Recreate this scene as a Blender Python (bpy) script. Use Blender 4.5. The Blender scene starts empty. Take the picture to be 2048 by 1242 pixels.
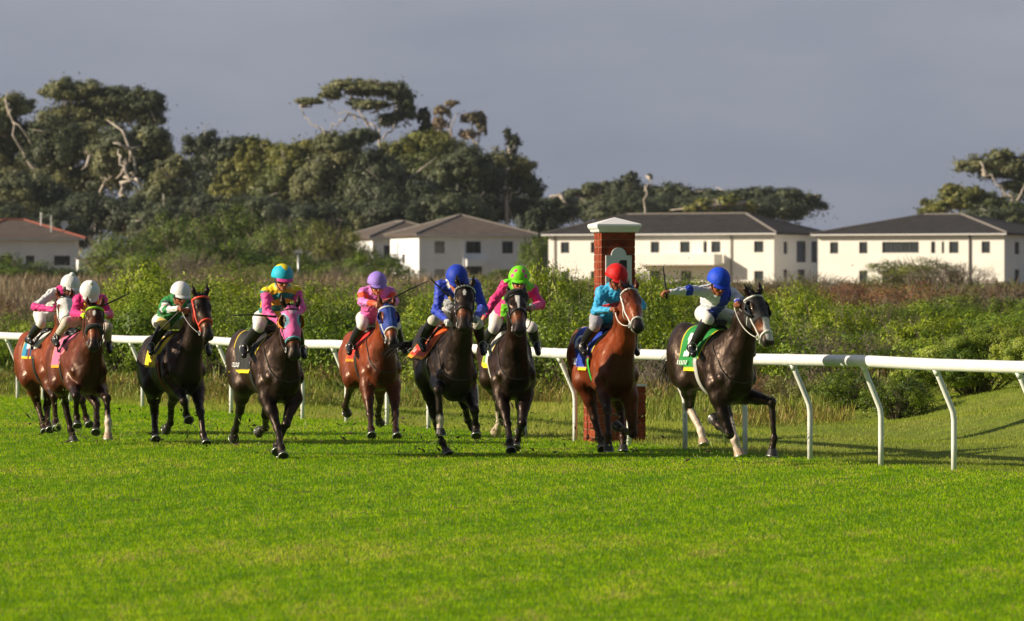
import bpy, math, random
import numpy as np
from mathutils import Vector, Matrix
R = math.radians
rng = np.random.default_rng(7)
random.seed(7)
SC = bpy.context.scene

# ------------------------------------------------------------------ camera, sky, sun, exposure
FPX, CX, HZ, CAMH = 11378.0, 1024.0, 590.0, 1.92
cam_d = bpy.data.cameras.new('camera')
cam_d.lens = 200; cam_d.sensor_width = 36; cam_d.shift_y = -31/2048
cam_d.clip_start = 1; cam_d.clip_end = 6000
cam_d.dof.use_dof = True; cam_d.dof.focus_distance = 67.5; cam_d.dof.aperture_fstop = 5.6
cam = bpy.data.objects.new('camera', cam_d); SC.collection.objects.link(cam)
cam.location = (0, 0, CAMH); cam.rotation_euler = (R(90), 0, 0)
SC.camera = cam
SC.view_settings.view_transform = 'Standard'; SC.view_settings.look = 'None'
SC.view_settings.gamma = 1; SC.view_settings.exposure = 0.38
SUN_AZ, SUN_EL = 9.0, 24.0           # degrees in front of pure left, elevation
sv = Vector((-math.cos(R(SUN_AZ))*math.cos(R(SUN_EL)), -math.sin(R(SUN_AZ))*math.cos(R(SUN_EL)), math.sin(R(SUN_EL))))
sd = bpy.data.lights.new('sun', 'SUN'); sd.energy = 5.0; sd.angle = R(0.5); sd.color = (1.0, 0.86, 0.66)
so = bpy.data.objects.new('sun', sd); SC.collection.objects.link(so)
so.rotation_euler = sv.to_track_quat('Z', 'Y').to_euler(); so.location = (-60, 20, 60)
W = bpy.data.worlds.new('World'); SC.world = W; W.use_nodes = True
nt = W.node_tree; nt.nodes.clear()
def nd(t, typ, **kw):
    n = t.nodes.new(typ)
    for k, v in kw.items():
        if k.startswith('i_'):
            key = k[2:]
            key = int(key) if key.isdigit() else key.replace('_', ' ')
            n.inputs[key].default_value = v
        else: setattr(n, k, v)
    return n
sky = nd(nt, 'ShaderNodeTexSky', sky_type='NISHITA', sun_disc=False)
sky.sun_elevation = R(SUN_EL); sky.sun_rotation = math.atan2(sv.x, sv.y)
tc = nd(nt, 'ShaderNodeTexCoord')
sep = nd(nt, 'ShaderNodeSeparateXYZ'); nt.links.new(tc.outputs['Generated'], sep.inputs[0])
# dark rain cloud standing over the far side of the course, wisps in it
mp = nd(nt, 'ShaderNodeMapping'); mp.inputs['Scale'].default_value = (14, 14, 44); mp.inputs['Rotation'].default_value = (0, R(14), 0)
nt.links.new(tc.outputs['Generated'], mp.inputs[0])
nz = nd(nt, 'ShaderNodeTexNoise', i_Scale=1.3, i_Detail=4.0, i_Roughness=0.5); nt.links.new(mp.outputs[0], nz.inputs['Vector'])
mr = nd(nt, 'ShaderNodeMapRange', i_1=-0.005, i_2=0.055); nt.links.new(sep.outputs['Z'], mr.inputs[0])
ma = nd(nt, 'ShaderNodeMath', operation='MULTIPLY_ADD'); nt.links.new(nz.outputs['Fac'], ma.inputs[0]); ma.inputs[1].default_value = 1.0; ma.inputs[2].default_value = -0.52
ad = nd(nt, 'ShaderNodeMath', operation='ADD', use_clamp=True); nt.links.new(mr.outputs[0], ad.inputs[0]); nt.links.new(ma.outputs[0], ad.inputs[1])
cr = nd(nt, 'ShaderNodeValToRGB'); nt.links.new(ad.outputs[0], cr.inputs[0])
cr.color_ramp.elements[0].position = 0.0; cr.color_ramp.elements[0].color = (0.150, 0.168, 0.222, 1)
cr.color_ramp.elements[1].position = 1.0; cr.color_ramp.elements[1].color = (0.250, 0.266, 0.316, 1)
e = cr.color_ramp.elements.new(0.45); e.color = (0.192, 0.210, 0.266, 1)
up = nd(nt, 'ShaderNodeVectorMath', operation='SCALE'); nt.links.new(cr.outputs[0], up.inputs[0]); up.inputs['Scale'].default_value = 10.0
cl = nd(nt, 'ShaderNodeMapRange', i_1=-0.25, i_2=0.35); nt.links.new(sep.outputs['Y'], cl.inputs[0])
mx = nd(nt, 'ShaderNodeMix', data_type='RGBA'); nt.links.new(cl.outputs[0], mx.inputs['Factor'])
sk_ = nd(nt, 'ShaderNodeVectorMath', operation='SCALE'); sk_.inputs['Scale'].default_value = 0.42; nt.links.new(sky.outputs[0], sk_.inputs[0]); nt.links.new(sk_.outputs[0], mx.inputs['A']); nt.links.new(up.outputs[0], mx.inputs['B'])
bg = nd(nt, 'ShaderNodeBackground', i_Strength=0.1); nt.links.new(mx.outputs['Result'], bg.inputs[0])
wo = nd(nt, 'ShaderNodeOutputWorld'); nt.links.new(bg.outputs[0], wo.inputs[0])

# ------------------------------------------------------------------ helpers
def at(u, v, D): return Vector(((u-CX)/FPX*D, D, CAMH-(v-HZ)/FPX*D))
def link(o, parent=None):
    SC.collection.objects.link(o)
    if parent is not None: o.parent = parent
    return o
def tag(o, label=None, cat=None, group=None, kind=None):
    if label: o['label'] = label
    if cat: o['category'] = cat
    if group: o['group'] = group
    if kind: o['kind'] = kind
    return o
def empty(name, loc=(0, 0, 0), rz=0):
    o = bpy.data.objects.new(name, None); o.location = loc; o.rotation_euler = (0, 0, rz)
    o.empty_display_size = 0.2
    return link(o)
def mesh_obj(name, V, F, mats, parent=None, smooth=True, col=None, midx=None):
    me = bpy.data.meshes.new(name)
    V = np.asarray(V, dtype=np.float32).reshape(-1, 3)
    if isinstance(F, np.ndarray):
        n, k = F.shape
        me.vertices.add(len(V)); me.vertices.foreach_set('co', V.ravel())
        me.loops.add(n*k); me.loops.foreach_set('vertex_index', F.ravel().astype(np.int32))
        me.polygons.add(n); me.polygons.foreach_set('loop_start', np.arange(0, n*k, k, dtype=np.int32))
        me.polygons.foreach_set('loop_total', np.full(n, k, dtype=np.int32))
        me.update(calc_edges=True)
    else:
        me.from_pydata([tuple(map(float, v)) for v in V], [], F); me.update()
    if not isinstance(mats, (list, tuple)): mats = [mats]
    for m in mats: me.materials.append(m)
    if smooth: me.polygons.foreach_set('use_smooth', np.ones(len(me.polygons), dtype=bool))
    if midx is not None: me.polygons.foreach_set('material_index', np.asarray(midx, dtype=np.int32))
    if col is not None:
        col = np.asarray(col, dtype=np.float32)
        if len(col) == len(V):
            a = me.color_attributes.new('Col', 'FLOAT_COLOR', 'POINT')
            a.data.foreach_set('color', np.c_[col, np.ones(len(col))].astype(np.float32).ravel())
        else:
            a = me.attributes.new('Col', 'FLOAT_COLOR', 'FACE')
            a.data.foreach_set('color', np.c_[col, np.ones(len(col))].astype(np.float32).ravel())
    o = bpy.data.objects.new(name, me)
    return link(o, parent)
def srgb(*c):
    c = np.array(c, dtype=float)/255
    return tuple(np.where(c <= 0.04045, c/12.92, ((c+0.055)/1.055)**2.4))

def mat(name, col=None, rough=0.6, attr=False, noise=0.15, nscale=6.0, spec=0.5, bump=0.0, bscale=40.0, coat=0.0, trans=0.0, metal=0.0, sheen=0.0, rvar=0.0, coords='Object'):
    m = bpy.data.materials.new(name); m.use_nodes = True
    t = m.node_tree; b = t.nodes['Principled BSDF']
    b.inputs['Roughness'].default_value = rough
    b.inputs['Specular IOR Level'].default_value = spec
    b.inputs['Coat Weight'].default_value = coat; b.inputs['Coat Roughness'].default_value = 0.3
    b.inputs['Metallic'].default_value = metal
    b.inputs['Sheen Weight'].default_value = sheen
    tcn = nd(t, 'ShaderNodeTexCoord')
    nzn = nd(t, 'ShaderNodeTexNoise', i_Scale=nscale, i_Detail=5.0, i_Roughness=0.6); t.links.new(tcn.outputs[coords], nzn.inputs['Vector'])
    mrn = nd(t, 'ShaderNodeMapRange', i_1=0.3, i_2=0.7, i_3=1-noise, i_4=1+noise); t.links.new(nzn.outputs['Fac'], mrn.inputs[0])
    sc = nd(t, 'ShaderNodeVectorMath', operation='SCALE'); t.links.new(mrn.outputs[0], sc.inputs['Scale'])
    if attr:
        an = nd(t, 'ShaderNodeAttribute', attribute_name='Col'); t.links.new(an.outputs['Color'], sc.inputs[0])
    else: sc.inputs[0].default_value = col[:3]
    t.links.new(sc.outputs[0], b.inputs['Base Color'])
    if rvar:
        rr = nd(t, 'ShaderNodeMapRange', i_1=0.35, i_2=0.65, i_3=rough-rvar, i_4=rough+rvar); t.links.new(nzn.outputs['Fac'], rr.inputs[0]); t.links.new(rr.outputs[0], b.inputs['Roughness'])
    if bump:
        bn = nd(t, 'ShaderNodeTexNoise', i_Scale=bscale, i_Detail=4.0); t.links.new(tcn.outputs[coords], bn.inputs['Vector'])
        bp = nd(t, 'ShaderNodeBump', i_Strength=bump, i_Distance=0.02); t.links.new(bn.outputs['Fac'], bp.inputs['Height']); t.links.new(bp.outputs[0], b.inputs['Normal'])
    if trans:
        tr = nd(t, 'ShaderNodeBsdfTranslucent'); t.links.new(sc.outputs[0], tr.inputs['Color'])
        ms = nd(t, 'ShaderNodeMixShader', i_0=trans); out = t.nodes['Material Output']
        t.links.new(b.outputs[0], ms.inputs[1]); t.links.new(tr.outputs[0], ms.inputs[2]); t.links.new(ms.outputs[0], out.inputs['Surface'])
    return m

class MB:
    def __init__(s): s.v = []; s.f = []; s.m = []; s.c = []
    def add(s, V, F, m=0, c=None):
        o = len(s.v); s.v += [tuple(p) for p in V]; s.f += [tuple(i+o for i in f) for f in F]; s.m += [m]*len(F)
        if c is not None: s.c += [c]*len(V)
    def box(s, c, d, m=0, M=None):
        x, y, z = d[0]/2, d[1]/2, d[2]/2
        V = [Vector((sx*x, sy*y, sz*z)) for sx in (-1, 1) for sy in (-1, 1) for sz in (-1, 1)]
        if M is not None: V = [M @ v for v in V]
        V = [v+Vector(c) for v in V]
        s.add(V, [(0, 1, 3, 2), (4, 6, 7, 5), (0, 4, 5, 1), (2, 3, 7, 6), (0, 2, 6, 4), (1, 5, 7, 3)], m)
    def tube(s, P, r, n=10, m=0, flat=1.0, cap=True, ref=Vector((0, 0, 1)), c=None):
        P = [Vector(p) for p in P]; rs = r if isinstance(r, (list, tuple, np.ndarray)) else [r]*len(P)
        V = []; prev = None
        for i, p in enumerate(P):
            a = P[max(i-1, 0)]; b = P[min(i+1, len(P)-1)]
            t = (b-a); t = t.normalized() if t.length > 1e-9 else Vector((0, 0, 1))
            if prev is None:
                x = t.cross(ref); x = x if x.length > 1e-3 else t.cross(Vector((1, 0, 0)))
            else: x = prev - t*prev.dot(t)
            x.normalize(); prev = x; y = t.cross(x)
            for k in range(n):
                an = 2*math.pi*k/n; V.append(p + x*math.cos(an)*rs[i] + y*math.sin(an)*rs[i]*flat)
        F = [(i*n+k, i*n+(k+1) % n, (i+1)*n+(k+1) % n, (i+1)*n+k) for i in range(len(P)-1) for k in range(n)]
        if cap: F += [tuple(range(n-1, -1, -1)), tuple((len(P)-1)*n+k for k in range(n))]
        s.add(V, F, m, c)
    def build(s, name, mats, parent=None, smooth=False, attr=False):
        return mesh_obj(name, s.v, s.f, mats, parent, smooth, midx=s.m, col=(s.c if attr else None))

def noise3(P, seed=0, f=1.0):
    r = np.random.default_rng(seed); out = np.zeros(len(P))
    for i in range(6):
        k = r.normal(size=3)*f*(1+i*0.35); out += np.sin(P@k + r.uniform(0, 6.28))
    return out/6

# ------------------------------------------------------------------ ground
def sstep(a, b, x): t = np.clip((x-a)/(b-a), 0, 1); return t*t*(3-2*t)
RAILP = [(1908,62.2),(1762,64.1),(1620,66.4),(1490,68.5),(1370,70.7),(1258,72.8),(1150,74.6),(1050,77.2),(953,79.5),(857,81.6),(774,83.8),(693,86.0),(605,87.9),(530,90.0),(462,92.3),(375,95.1),(285,97.7),(196,100.3),(140,102.7),(86,104.2),(35,105.4)]
RX = [((u-CX)/FPX*D, D) for u, D in RAILP]
RX = [(RX[0][0]+0.72*k, RX[0][1]-2.05*k) for k in (3, 2, 1)] + RX + [(RX[-1][0]-0.65*k, RX[-1][1]+1.5*k) for k in range(1, 12)]
rxs = np.array([p[0] for p in RX]); rys = np.array([p[1] for p in RX])
def rail_d(x, y):      # metres behind the rail, measured along the view
    return y - np.interp(x, rxs[::-1], rys[::-1])
def gz(x, y):
    x = np.asarray(x, float); y = np.asarray(y, float)
    d = rail_d(x, y)
    z = sstep(120, 300, y)*2.0
    z = z + 0.6*sstep(4.8, 9.0, x)*sstep(3, 24, d)*(1-sstep(60, 130, d))
    z = z + sstep(1, 6, d)*0.05*np.sin(x*1.7+y*0.6)*(1-sstep(40, 80, d))
    return z
def gzf(x, y): return float(gz(x, y))
xs = np.concatenate([np.linspace(-1500, -60, 14), np.linspace(-50, -16, 18), np.linspace(-15, 15, 121), np.linspace(16, 50, 18), np.linspace(60, 1500, 14)])
ys = np.concatenate([np.linspace(-60, 25, 10), np.linspace(28, 130, 205), np.linspace(135, 300, 34), np.linspace(330, 3500, 24)])
XX, YY = np.meshgrid(xs, ys, indexing='ij'); ZZ = gz(XX, YY)
nx, ny = XX.shape; ii = np.arange(nx*ny).reshape(nx, ny)
Fg = np.stack([ii[:-1, :-1], ii[1:, :-1], ii[1:, 1:], ii[:-1, 1:]], -1).reshape(-1, 4)
Pg = np.stack([XX, YY, ZZ], -1).reshape(-1, 3)
# mown turf in front of the rail, rough straw-coloured verge behind it (real change of sward)
dd = rail_d(Pg[:, 0], Pg[:, 1])
nn = noise3(Pg*np.array([1, 0.5, 1]), 3, 0.9)
turf = np.array(srgb(88, 128, 22)); verge = np.array(srgb(118, 132, 52)); dry = np.array(srgb(158, 138, 82)); far = np.array(srgb(120, 104, 70))
w1 = sstep(-0.3, 1.5, dd)[:, None]; w2 = (sstep(1, 3.5, dd)*(1-sstep(4, 7, dd))*sstep(-0.1, 0.5, nn)*(1-sstep(0.5, 2.5, Pg[:, 0])))[:, None]; w3 = sstep(110, 150, Pg[:, 1])[:, None]
cg = turf*(1-w1)+verge*w1; cg = cg*(1-w2)+dry*w2; cg = cg*(1-w3)+far*w3
m_ground = mat('soil_and_sward', attr=True, rough=0.9, noise=0.3, nscale=3.0, spec=0.1, bump=0.5, bscale=25)
tag(mesh_obj('ground', Pg, Fg, m_ground, col=cg*0.8), kind='structure')
# ------------------------------------------------------------------ grass blades (uncountable: one object each)
m_blade = mat('grass_blade', attr=True, rough=0.6, noise=0.2, nscale=2.5, spec=0.08, trans=0.4)
def blades(name, label, P, h, w, cols, lean=0.45, seed=1):
    r = np.random.default_rng(seed); n = len(P)
    az = r.uniform(0, 2*np.pi, n); la = r.uniform(0, 2*np.pi, n); ln = np.abs(r.normal(0, lean, n))
    h = h*r.uniform(0.5, 1.3, n); d = np.stack([np.cos(az), np.sin(az), np.zeros(n)], -1)*(w/2)[:, None]
    tip = P + np.stack([np.cos(la)*ln*h, np.sin(la)*ln*h, h], -1)
    mid = P + (tip-P)*0.5; mid[:, 2] += h*0.08
    V = np.stack([P-d, P+d, mid+d*0.7, tip, mid-d*0.7], 1).reshape(-1, 3)
    i = np.arange(n)*5
    F = np.stack([np.stack([i, i+1, i+2, i+4], -1), np.stack([i+4, i+2, i+3, i+3], -1)], 1)
    Fq = F[:, 0]; Ft = np.stack([i+4, i+2, i+3], -1)
    # quads plus tip triangles, written as one loop list
    me = bpy.data.meshes.new(name)
    me.vertices.add(len(V)); me.vertices.foreach_set('co', V.astype(np.float32).ravel())
    loops = np.concatenate([Fq, Ft], 1).ravel(); me.loops.add(len(loops)); me.loops.foreach_set('vertex_index', loops.astype(np.int32))
    ls = np.stack([np.arange(n)*7, np.arange(n)*7+4], -1).ravel(); lt = np.tile([4, 3], n)
    me.polygons.add(2*n); me.polygons.foreach_set('loop_start', ls.astype(np.int32)); me.polygons.foreach_set('loop_total', lt.astype(np.int32))
    me.update(calc_edges=True); me.materials.append(m_blade)
    a = me.attributes.new('Col', 'FLOAT_COLOR', 'FACE'); c = np.repeat(cols, 2, axis=0)
    a.data.foreach_set('color', np.c_[c, np.ones(len(c))].astype(np.float32).ravel())
    o = bpy.data.objects.new(name, me); link(o); tag(o, label, 'grass', kind='stuff'); return o
def scatter(y0, y1, dens, side=1.03, xmin=None, xmax=None, seed=1):
    """points over the visible strip of ground, dens(y) per square metre"""
    r = np.random.default_rng(seed); out = []
    for y in np.arange(y0, y1, 1.0):
        ym = y+0.5; hw = 1024/FPX*ym*side+0.5
        n = int(2*hw*dens(ym)); out.append(np.stack([r.uniform(-hw, hw, n), r.uniform(y, y+1, n)], -1))
    return np.concatenate(out)
Q = scatter(31.5, 108, lambda y: max(330, 2100*(33/y)**2.2), seed=4)
d = rail_d(Q[:, 0], Q[:, 1]); r_ = np.random.default_rng(5)
edge = d + 0.5*noise3(np.c_[Q, np.zeros(len(Q))], 8, 1.2)
T = Q[edge < 0.9]
P = np.c_[T, gz(T[:, 0], T[:, 1])]; n = len(P)
big = noise3(P*np.array([1, .3, 1]), 11, 0.8)[:, None]; med = noise3(P*np.array([1, .22, 1]), 12, 2.6)[:, None]; fine = noise3(P*np.array([1, .35, 1]), 13, 13.0)[:, None]
g1 = np.array(srgb(170, 204, 0)); g2 = np.array(srgb(208, 214, 56)); g3 = np.array(srgb(108, 154, 0)); straw = np.array(srgb(206, 190, 110))
fine2 = noise3(P*np.array([1, .25, 1]), 14, 6.5)[:, None]
t = np.clip(0.56+0.2*big+0.35*med+0.5*fine+0.6*fine2+r_.normal(0, 0.25, (n, 1)), 0, 1)
c = g3*(1-t)+g1*t; t2 = np.clip(0.9*big+0.6*med+0.5*fine-0.15+r_.normal(0, 0.15, (n, 1)), 0, 1); c = c*(1-t2*0.75)+g2*t2*0.75
st = (r_.uniform(size=(n, 1)) < 0.05+0.7*np.clip(med*0.6+fine2*0.9+fine*.5+big*0.4-0.22, 0, 1)); c = np.where(st, straw*r_.uniform(0.5, 1.0, (n, 1)), c)
wd = 0.0042*(P[:, 1]/33)**0.9
# divots and scuffed patches where the field has galloped
dv = np.c_[r_.uniform(-7, 3.6, 150), r_.uniform(50, 84, 150)]; dr = r_.uniform(.04, .13, 150)
hk = np.ones(n)
for (x_, y_), rr_ in zip(dv, dr):
    m_ = ((P[:, 0]-x_)**2+((P[:, 1]-y_)*.7)**2) < rr_**2
    c[m_] = np.array(srgb(128, 104, 62))*r_.uniform(.5, 1.2, (m_.sum(), 1)); hk[m_] = .6
blades('turf_grass', 'short sunlit green turf of the track in front of the white rail', P, 0.023*hk*(1+0.1*med[:, 0]+0.3*fine[:, 0]), wd, c, seed=2)
T = Q[(edge >= 0.9) & (Q[:, 1] < 108)]
P = np.c_[T, gz(T[:, 0], T[:, 1])]; n = len(P); d = rail_d(P[:, 0], P[:, 1])[:, None]
big = noise3(P*np.array([1, .45, 1]), 21, 0.8)[:, None]; fine = noise3(P, 23, 4.0)[:, None]
v1 = np.array(srgb(160, 176, 56)); v2 = np.array(srgb(196, 186, 108)); v3 = np.array(srgb(130, 160, 40))
t = np.clip(0.45+0.7*big+0.4*fine+r_.normal(0, .2, (n, 1)), 0, 1); c = v3*(1-t)+v1*t
t = np.clip(0.35+0.6*noise3(P, 25, 1.1)[:, None]+0.5*fine+r_.normal(0, .2, (n, 1)), 0, 1); c = c*(1-t*.7)+v2*t*.7
bare = (sstep(1, 3.5, d[:, 0])*(1-sstep(4, 7, d[:, 0]))*sstep(-0.1, 0.5, noise3(P*np.array([1, 0.5, 1]), 3, 0.9))*(1-sstep(0.5, 2.5, P[:, 0])))
keep = r_.uniform(size=n) > bare*0.75
blades('verge_grass', 'rough yellowish grass on the bank behind the white rail', P[keep], ((0.05*(1+0.5*fine[:, 0])+0.05*np.clip(big[:, 0], 0, 1)+0.015*sstep(1, 4, d[:, 0]))*(1-.5*sstep(2, 4, P[:, 0])))[keep], (wd[0]*0+0.006*(P[:, 1]/60))[keep], c[keep], 0.6, seed=3)

# ------------------------------------------------------------------ the running rail
m_pvc = mat('white_rail_plastic', (0.84, 0.84, 0.81), rough=0.35, noise=0.09, nscale=5, spec=0.5)
m_pvcg = mat('dull_rail_sleeve', (0.42, 0.43, 0.45), rough=0.5, noise=0.1)
m_met = mat('galvanised_steel', (0.5, 0.5, 0.5), rough=0.4, metal=0.7)
rail = empty('running_rail', (RX[0][0], RX[0][1], 0)); tag(rail, 'long white plastic running rail on bent posts behind the horses', 'rail')
ro = Vector(rail.location)
TOP = 1.165
def rdir(i):
    a = Vector((*RX[max(i-1, 0)], 0)); b = Vector((*RX[min(i+1, len(RX)-1)], 0)); return (b-a).normalized()
tops = []
for i, (x, y) in enumerate(RX):
    t = rdir(i); n = Vector((-t.y, t.x, 0)); n = n if n.x < 0 else -n
    off = 0.22
    tops.append(Vector((x, y, TOP + 0.012*math.sin(i*1.9))) + n*off)
m = MB(); m.tube([p-ro for p in tops], 0.068, 18, flat=1.0); m.build('rail_tube', m_pvc, rail, smooth=True)
for i, (x, y) in enumerate(RX):
    if not (2 <= i <= 26): continue
    t = rdir(i); n = Vector((-t.y, t.x, 0)); n = n if n.x < 0 else -n
    b = Vector((x, y, -0.05)); tp = tops[i]-Vector((0, 0, .045))
    P = [b, b+Vector((0, 0, 0.36)), b+Vector((0, 0, 0.60))-n*0.0, b+Vector((0, 0, .69))+n*.012, b+Vector((0, 0, .76))+n*.04]
    P += [P[-1].lerp(tp, q) for q in (0.25, 0.5, 0.75, 1.0)]
    m = MB(); m.tube([p-ro for p in P], 0.031, 12); pst = m.build('post', m_pvc, rail, smooth=True)
    m = MB(); q0, q1 = P[-2].lerp(P[-1], 0.35), P[-1]; m.tube([q0-ro, q1-ro], 0.037, 12); m.build('bracket', m_pvc, pst, smooth=True)
    if i % 4 == 1:
        a, b2 = tops[i].lerp(tops[min(i+1, len(tops)-1)], 0.0), tops[i].lerp(tops[min(i+1, len(tops)-1)], 0.10)
        m = MB(); m.tube([a-ro, b2-ro], 0.0715, 18); m.build('joint_sleeve', m_pvc, rail, smooth=True)

# ------------------------------------------------------------------ brick marker pillar with the number plate
m_brick = mat('red_brick', attr=True, rough=0.9, noise=0.4, nscale=9, spec=0.2, bump=0.4, bscale=60)
m_mort = mat('pale_mortar', srgb(150, 104, 82), rough=0.95, noise=0.2)
m_white = mat('white_paint', (0.78, 0.78, 0.78), rough=0.5, noise=0.04)
m_plate = mat('pale_grey_board', (0.76, 0.77, 0.80), rough=0.6, noise=0.06)
m_black = mat('black_paint', (0.015, 0.015, 0.017), rough=0.5)
PD = 74.6; pc = at(1229, 590, PD); pil = empty('brick_pillar', (pc.x, pc.y, gzf(pc.x, pc.y)-0.03), R(-10.5+180))
pil.rotation_euler = (0, 0, R(11.5)); tag(pil, 'square red brick pillar with white pyramid cap and number board, behind the rider in the red cap', 'pillar')
def brick_block(w, z0, z1, ch=0.0955):
    m = MB(); m.box((0, 0, (z0+z1)/2), (w-0.02, w-0.02, z1-z0), 1); m.c += [(.3, .2, .15)]*8
    nco = round((z1-z0)/ch); chh = (z1-z0)/nco
    for k in range(nco):
        zc = z0+(k+.5)*chh; bl = 0.235
        for side in range(4):
            M4 = Matrix.Rotation(side*math.pi/2, 3, 'Z')
            off = (k % 2)*0.5*bl; xcur = -w/2
            edges = [-w/2] + [x for x in np.arange(-w/2+off+(bl if off == 0 else 0), w/2-0.04, bl) if x > -w/2+0.03] + [w/2]
            if side % 2 == 1: edges = [-w/2+0.101]+[x for x in edges[1:-1] if -w/2+0.13 < x < w/2-0.13]+[w/2-0.101]
            for a, b in zip(edges[:-1], edges[1:]):
                j = random.uniform(-0.0015, 0.0015)
                m.box(M4 @ Vector(((a+b)/2, -w/2+0.05+j, zc)), (b-a-0.010, 0.1, chh-0.013), 0, M4); tb = random.uniform(0, 1); m.c += [tuple(np.array(srgb(150, 72, 46))*(1-tb)+np.array(srgb(118, 50, 34))*tb)]*8
    return m
zt = CAMH-(465-HZ)/FPX*PD+0.03; zb = CAMH-(772-HZ)/FPX*PD+0.03
brick_block(0.46, zb, zt).build('shaft', [m_brick, m_mort], pil, attr=True)
brick_block(0.69, 0, zb-0.002).build('plinth', [m_brick, m_mort], pil, attr=True)
m = MB()
for k in range(4):
    a = k*math.pi/2+math.pi/4
m.box((0, 0, zb+0.012), (0.71, 0.71, 0.024)); m.build('ledge', m_white, pil)
m = MB()
def ringz(w, z): return [Vector((sx*w/2, sy*w/2, z)) for sx, sy in ((-1, -1), (1, -1), (1, 1), (-1, 1))]
prof = [(0.50, zt), (0.53, zt+0.012), (0.54, zt+0.035), (0.57, zt+0.05), (0.59, zt+0.066), (0.598, zt+0.085), (0.59, zt+0.105), (0.57, zt+0.113)]
V = [p for w, z in prof for p in ringz(w, z)]+[Vector((0, 0, zt+0.20))]
F = [(i*4+k, i*4+(k+1) % 4, i*4+4+(k+1) % 4, i*4+4+k) for i in range(len(prof)-1) for k in range(4)]
F += [((len(prof)-1)*4+k, (len(prof)-1)*4+(k+1) % 4, len(V)-1) for k in range(4)]+[(3, 2, 1, 0)]
m.add(V, F); m.build('cap', m_white, pil)
# board: rectangle with a smaller round head, 30 mm thick
zp1 = CAMH-(511-HZ)/FPX*PD+0.03; zp0 = zp1-0.62; pw = 0.345; rr = 0.10; yb = -0.46/2-0.004
out = [(-pw/2, zp0), (pw/2, zp0), (pw/2, zp1)]+[(rr*math.cos(a), zp1+rr*math.sin(a)*1.02) for a in np.linspace(0, math.pi, 17)]+[(-pw/2, zp1)]
n = len(out); V = [(x, yb, z) for x, z in out]+[(x, yb-0.03, z) for x, z in out]
m = MB(); m.add(V, [tuple(range(n, 2*n)), tuple(range(n-1, -1, -1))]+[(i, i+n, (i+1) % n+n, (i+1) % n) for i in range(n)])
board = m.build('number_board', m_plate, pil)
x1, x0, zz1 = 0.105, -0.015, zp1-0.062
num = [(x1, zp0+.05), (x1, zz1), (0.02, zz1), (0.0, zz1-0.035), (-0.04, zz1-0.07), (-0.09, zz1-0.085), (-0.09, zz1-0.15), (x0, zz1-0.13), (x0, zp0+.05)]
n = len(num); m = MB(); V = [(x, yb-0.031, z) for x, z in num]+[(x, yb-0.036, z) for x, z in num]
m.add(V, [tuple(range(2*n-1, n-1, -1)), tuple(range(n))]+[(i, (i+1) % n, (i+1) % n+n, i+n) for i in range(n)])
m.build('numeral', m_black, board)
m = MB()
for sx in (-1, 1):
    for z in (zp1-.02, zp0+.02): m.tube([(sx*(pw/2-.02), yb-0.03, z), (sx*(pw/2-.02), yb-0.036, z)], 0.006, 8)
m.build('screws', m_met, board)

# ------------------------------------------------------------------ houses across the field
m_wall = mat('cream_render', (0.90, 0.88, 0.82), rough=0.85, noise=0.07, nscale=0.5, spec=0.2)
m_wallw = mat('white_render', (0.88, 0.89, 0.91), rough=0.85, noise=0.08, nscale=0.5, spec=0.2)
m_roof = mat('dark_roof_tile', (0.036, 0.033, 0.033), rough=0.85, noise=0.35, nscale=1.2, spec=0.2, bump=0.6, bscale=8)
m_ridge = mat('ridge_tile', (0.19, 0.17, 0.155), rough=0.85, noise=0.2)
m_roofr = mat('weathered_roof_tile', (0.10, 0.075, 0.06), rough=0.85, noise=0.3, nscale=1)
m_redr = mat('red_ridge_tile', (0.33, 0.09, 0.06), rough=0.8, noise=0.2)
m_glass = mat('window_glass', (0.03, 0.04, 0.05), rough=0.15, noise=0.3, nscale=0.4, spec=0.6)
m_frame = mat('window_frame_paint', (0.10, 0.10, 0.11), rough=0.5)
def wall_open(L, H, ops, th=0.25):
    """a wall along +x, outer face at y=0, with rectangular openings (x0, x1, z0, z1)"""
    xs = sorted({0, L, *[o[0] for o in ops], *[o[1] for o in ops]}); zs = sorted({0, H, *[o[2] for o in ops], *[o[3] for o in ops]})
    inside = lambda x, z: any(o[0] < x < o[1] and o[2] < z < o[3] for o in ops)
    m = MB(); solid = {}
    for i in range(len(xs)-1):
        for j in range(len(zs)-1):
            solid[i, j] = not inside((xs[i]+xs[i+1])/2, (zs[j]+zs[j+1])/2)
    for (i, j), s in solid.items():
        if not s: continue
        a, b, c, e = xs[i], xs[i+1], zs[j], zs[j+1]
        m.add([(a, 0, c), (b, 0, c), (b, 0, e), (a, 0, e)], [(0, 1, 2, 3)]); m.add([(a, th, c), (b, th, c), (b, th, e), (a, th, e)], [(3, 2, 1, 0)])
        for (di, dj, q) in ((-1, 0, [(a, 0, c), (a, 0, e), (a, th, e), (a, th, c)]), (1, 0, [(b, 0, c), (b, th, c), (b, th, e), (b, 0, e)]), (0, -1, [(a, 0, c), (a, th, c), (b, th, c), (b, 0, c)]), (0, 1, [(a, 0, e), (b, 0, e), (b, th, e), (a, th, e)])):
            if not solid.get((i+di, j+dj), False): m.add(q, [(0, 1, 2, 3)])
    return m
def xform(mb, M):
    mb.v = [tuple(M @ Vector(p)) for p in mb.v]; return mb
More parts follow.
